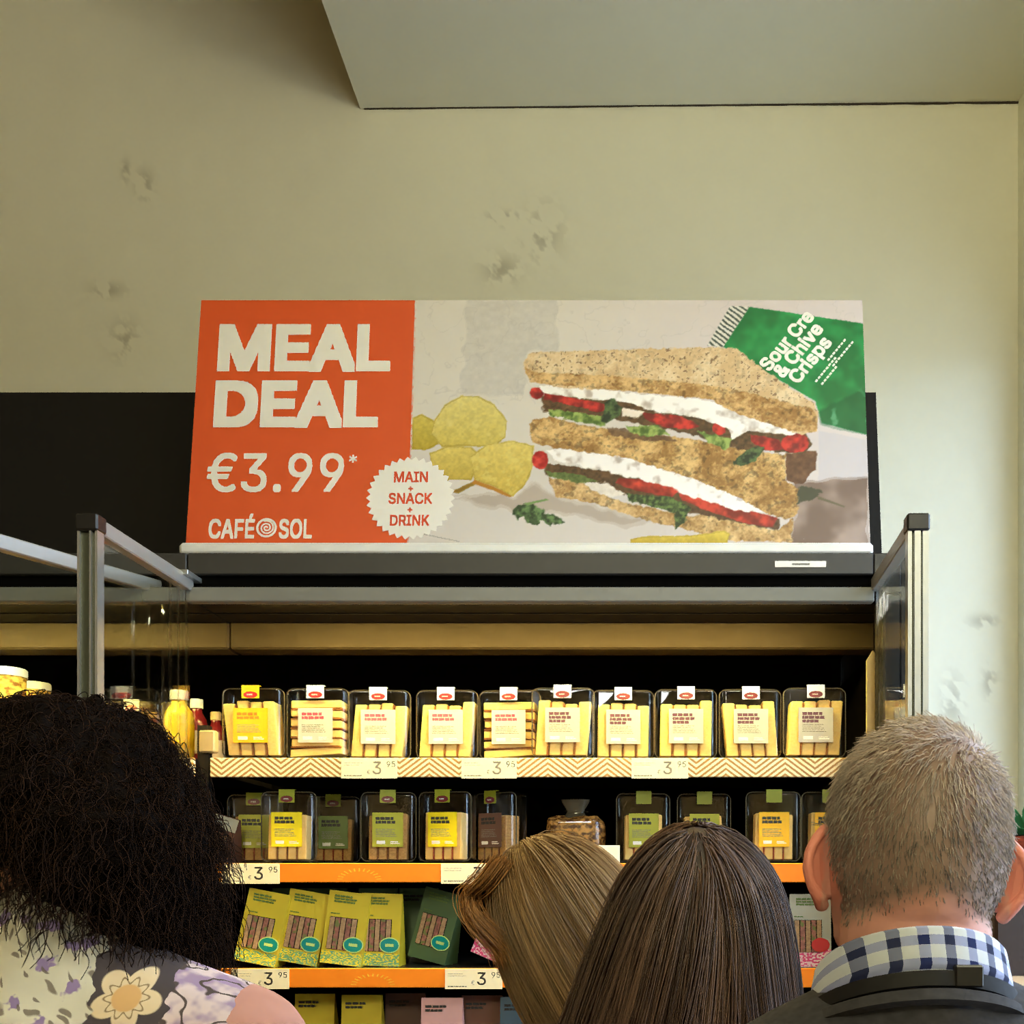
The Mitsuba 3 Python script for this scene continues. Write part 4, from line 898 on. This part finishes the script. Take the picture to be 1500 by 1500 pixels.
# --- woman with light brown hair, face turned to the left ---------------------
LC = np.array([X(814, 1.70), 1.70, Z(1330, 1.70)]); LA = (.078, .097, .110); LR = rot(62, 38, 0)
wom2, _, _ = figure('person', 'woman with shoulder-length light brown hair turning her face to the left', LC, LR, LA, (X(842, 1.66), 1.665), 35, 1.295, .165, .046,
                 ((196, 130, 104), (96, 68, 38), full_line), 'top_navy', 'denim', 'shoe_black', ear=False)
def flick(path):
    return path
long_hair(wom2, LC, LR, LA, (0, -.15, 1.0), 3400, 22, .46, 12, (.58, -.05), .2, [(78, 52, 25), (184, 148, 98)], (.06, .22), hairy, (.0010, .0006), 110, .55, 'straight light brown hair')

rngf = np.random.default_rng(8); nf = 160; tt = np.linspace(0, 1, 14)[None, :, None]
ctl = np.array([[X(u, 1.66), yy, Z(v, 1.66)] for u, v, yy in ((735, 1262, 1.64), (700, 1300, 1.66), (686, 1312, 1.68), (694, 1342, 1.66), (722, 1372, 1.65), (742, 1405, 1.66))])
from scipy.interpolate import CubicSpline
lk = CubicSpline(np.linspace(0, 1, 6), ctl)(np.linspace(0, 1, 14))[None] + rngf.normal(size=(nf, 1, 3)) * (.008, .010, .005) + (rngf.normal(size=(nf, 1, 3)) * (.006, .006, .006)) * tt
tn = rngf.uniform(0, 1, nf)[:, None, None] * np.ones((1, 14, 1))
m, c = strands(lk, .0009, .0004, np.array(srgb(98, 62, 26)) * (1 - tn) + np.array(srgb(196, 140, 76)) * tn)
part(wom2, 'lock', P(m, 'hair', True, color=c), label='lock of hair curling outward beside the face', kind='stuff')
# --- woman with dark curly hair ----------------------------------------------
CC = np.array([X(90, 1.0), 1.0, Z(1222, 1.0)]); CA = (.077, .096, .108); CR = rot(-8, 6, 0)
def petals(px, pz, cx, cz, r, n=5.0):
    dx, dz = px - cx, pz - cz; rr = dr.sqrt(dx * dx + dz * dz) + 1e-6
    return rr / r, dr.atan2(dz, dx)
def blouse(p, n, uv):
    # patchwork print: cream with lilac sprigs, charcoal with a cream flower, lilac and cream tangle, dusty pink
    x, z = p.x, p.z
    wob = .004 * (noise(z * 190, 1.0, 2.0) - .5) * 2
    lil = srgb(124, 100, 156); dark = srgb(72, 60, 58)
    a = mix(srgb(200, 196, 178), srgb(214, 210, 192), fbm(x * 40, p.y * 40, z * 40))
    wx, wz = x + .010 * (noise(x * 90, z * 90, 3.0) - .5), z + .010 * (noise(x * 90, z * 90, 8.0) - .5)
    d1, d2, w = voronoi(wx * 52, wz * 60)
    a = mix(a, lil, smoothstep(.34, .22, d1 + .25 * (noise(x * 420, z * 420, 1.0) - .5)) * dr.select(w > .52, 1.0, 0.0) * .9)
    l1, l2, w2 = voronoi((wx + wz * .7) * 120, (wz - wx * .5) * 46)
    a = mix(a, srgb(96, 84, 74), smoothstep(.26, .16, l1) * dr.select(w2 > .62, 1.0, 0.0) * .85)
    b = mi.Color3f(srgb(62, 54, 58))
    for cx, cz, r in ((X(186, .9), Z(1462, .9), .026), (X(150, .9), Z(1560, .9), .024), (X(215, .9), Z(1580, .9), .024)):
        q, an = petals(x, z, cx, cz, r)
        lim = .62 + .38 * dr.abs(dr.cos(an * 2.5 + .6))
        b = mix(b, srgb(216, 196, 162), smoothstep(lim + .04, lim - .04, q))
        b = mix(b, srgb(120, 96, 60), smoothstep(.06, .0, dr.abs(q - .52 - .1 * dr.cos(an * 10))) * .9)
        b = mix(b, srgb(206, 164, 108), smoothstep(.44, .36, q))
    v = dr.abs(fbm(x * 34, p.y * 34, z * 34) - .5)
    c = mix(mix(srgb(204, 186, 186), srgb(150, 128, 158), smoothstep(.4, .62, fbm(x * 60 + 4, p.y * 60, z * 60))), dark, smoothstep(.035, .015, v))
    e = mix(srgb(176, 124, 110), srgb(188, 138, 124), fbm(x * 50, p.y * 50, z * 50))
    s1, s2, s3 = X(140, .9), X(240, .9), X(345, .93)
    out = mix(a, b, dr.select(x + wob > s1, 1.0, 0.0)); out = mix(out, c, dr.select(x + wob > s2, 1.0, 0.0))
    return mix(out, e, dr.select(x + wob * .5 > s3, 1.0, 0.0))
mat('blouse', proc(blouse), 0.85)
cur, _, _ = figure('person', 'woman with big dark curly hair in a patchwork floral blouse at the left edge', CC, CR, CA, (X(95, .98), .965), 0, 1.488, .155, .050,
                ((190, 136, 110), (30, 22, 18), full_line), 'blouse', 'dark_trousers', 'shoe_brown', collar=.055, ear=False)
LOBES = [((90, 1180, 1.0), (.118, .13, .106)), ((215, 1315, 1.0), (.054, .085, .066)), ((-25, 1180, 1.0), (.085, .11, .085)), ((160, 1225, .98), (.086, .11, .080)), ((235, 1372, 1.0), (.040, .07, .036)), ((-80, 1210, 1.0), (.06, .09, .08))]
core = to_tm(blend([ball((X(u, y), y, Z(v, y)), np.array(r) * .90, 32) for (u, v, y), r in LOBES]), .009, 6)
core.vertices += core.vertex_normals * ((meshkit.fbm(core.vertices * 60, 4, 6) - .5) * .034)[:, None]
cv = np.tile(np.array(srgb(16, 11, 9)), (len(core.vertices), 1))
hk = part(cur, 'hair', P(core, 'hair_dark', True, color=cv), label='big dark curly hair')
rng = np.random.default_rng(21)
roots, fi = trimesh.sample.sample_surface(core, 9000, seed=4); rn = core.face_normals[fi]; n = len(roots); K = 16
s = np.linspace(0, 1, K)[None, :, None]
L = rng.uniform(.025, .060, n)[:, None, None]
d0 = unit(rn * .8 + rng.normal(size=rn.shape) * .45)[:, None]; base = roots[:, None] - rn[:, None] * .006 + d0 * L * s * (1 - .35 * s) + np.array([0, 0, -1.0]) * L * .75 * s ** 2
ax_ = unit(d0 + np.array([0, 0, -.7]) * s); e1 = unit(np.cross(ax_, rng.normal(size=(n, 1, 3)))); e2 = np.cross(ax_, e1)
cr = (rng.uniform(.0025, .0065, n)[:, None, None]) * np.minimum(1, s * 4); ph = rng.uniform(0, 6.28, n)[:, None, None] + s * rng.uniform(5, 14, n)[:, None, None] * rng.choice([-1, 1], n)[:, None, None]
paths = base + cr * (np.cos(ph) * e1 + np.sin(ph) * e2)
tone = (rng.uniform(0, 1, n) ** 1.6)[:, None, None] * (.4 + .6 * s)
col = np.array(srgb(22, 15, 12)) * (1 - tone) + np.array(srgb(48, 32, 23)) * tone
m, c = strands(paths, .00055, .0003, col)
part(hk, 'curls', P(m, 'hair_dark', True, color=c), kind='stuff')

# ---------------------------------------------------------------- stand with a potted plant at the right edge
st = thing('display_stand', 'dark brown stand at the right edge beside the grey-haired man', 'stand')
mat('stand_brown', (44, 30, 26), 0.5); mat('stand_beige', (182, 160, 132), 0.6); mat('stand_plum', (84, 44, 78), 0.6); mat('basket', proc(lambda p, n, uv: mix(srgb(120, 52, 36), srgb(190, 84, 56), noise(p.x * 200, p.y * 200, p.z * 420))), 0.8)
sy_ = 1.62; sx0 = X(1458, sy_)
part(st, 'column', P(box(sx0, sx0 + .24, sy_, sy_ + .22, 0, Z(1266, sy_), .004), 'stand_brown'))
part(st, 'side_stripe', P(extr(Polygon([(.035, 0), (.20, 0), (.20, .16), (.085, .08)]), .003).apply_transform(FLAT).apply_translation((sx0, sy_ - .0001, Z(1440, sy_) )), 'stand_plum'), label='plum coloured stripe')
part(st, 'shelf', P(box(sx0 - .02, sx0 + .25, sy_ - .16, sy_ , Z(1440, 1.5) - .03, Z(1440, 1.5), .004), 'stand_beige'), label='beige ledge')
pp = thing('potted_plant', 'green plant in a rust red basket on the dark stand at the right edge', 'plant')
bx_, bz = sx0 + .085, Z(1266, sy_)
part(pp, 'basket', P(lathe([(0, 0), (.060, 0), (.074, .042), (.070, .042), (.064, .034), (0, .034)], 26, (bx_, sy_ + .10, bz)), 'basket', 40), label='woven rust red basket')
part(pp, 'soil', P(lathe([(0, .0335), (.062, .0335), (.05, .044), (0, .050)], 22, (bx_, sy_ + .10, bz)), 'stand_brown', 40))
scene['leaf_green'] = {'type': 'principledthin', 'base_color': rgb(56, 110, 66), 'roughness': 0.5, 'diff_trans': 0.5}
r = random.Random(4)
for k in range(46):
    a_, el_ = r.uniform(0, 6.283), r.uniform(.15, 1.35); Lf = r.uniform(.04, .085)
    s_ = np.linspace(0, 1, 6); wd = np.sin(np.pi * (s_ * .92 + .06)) * .012
    pts = np.column_stack([np.cos(a_) * np.cos(el_) * Lf * s_, np.sin(a_) * np.cos(el_) * Lf * s_, np.sin(el_) * Lf * s_ - .02 * s_ ** 2]); sd = np.array([-np.sin(a_), np.cos(a_), 0])
    Vv = np.vstack([pts + wd[:, None] * sd, pts - wd[:, None] * sd + (0, 0, .001)]) + (bx_ + np.cos(a_) * .03, sy_ + .10 + np.sin(a_) * .03, bz + .04)
    part(pp, 'leaf', P((Vv, np.array([(q_, q_ + 1, q_ + 7, q_ + 6) for q_ in range(5)])), 'leaf_green', True))
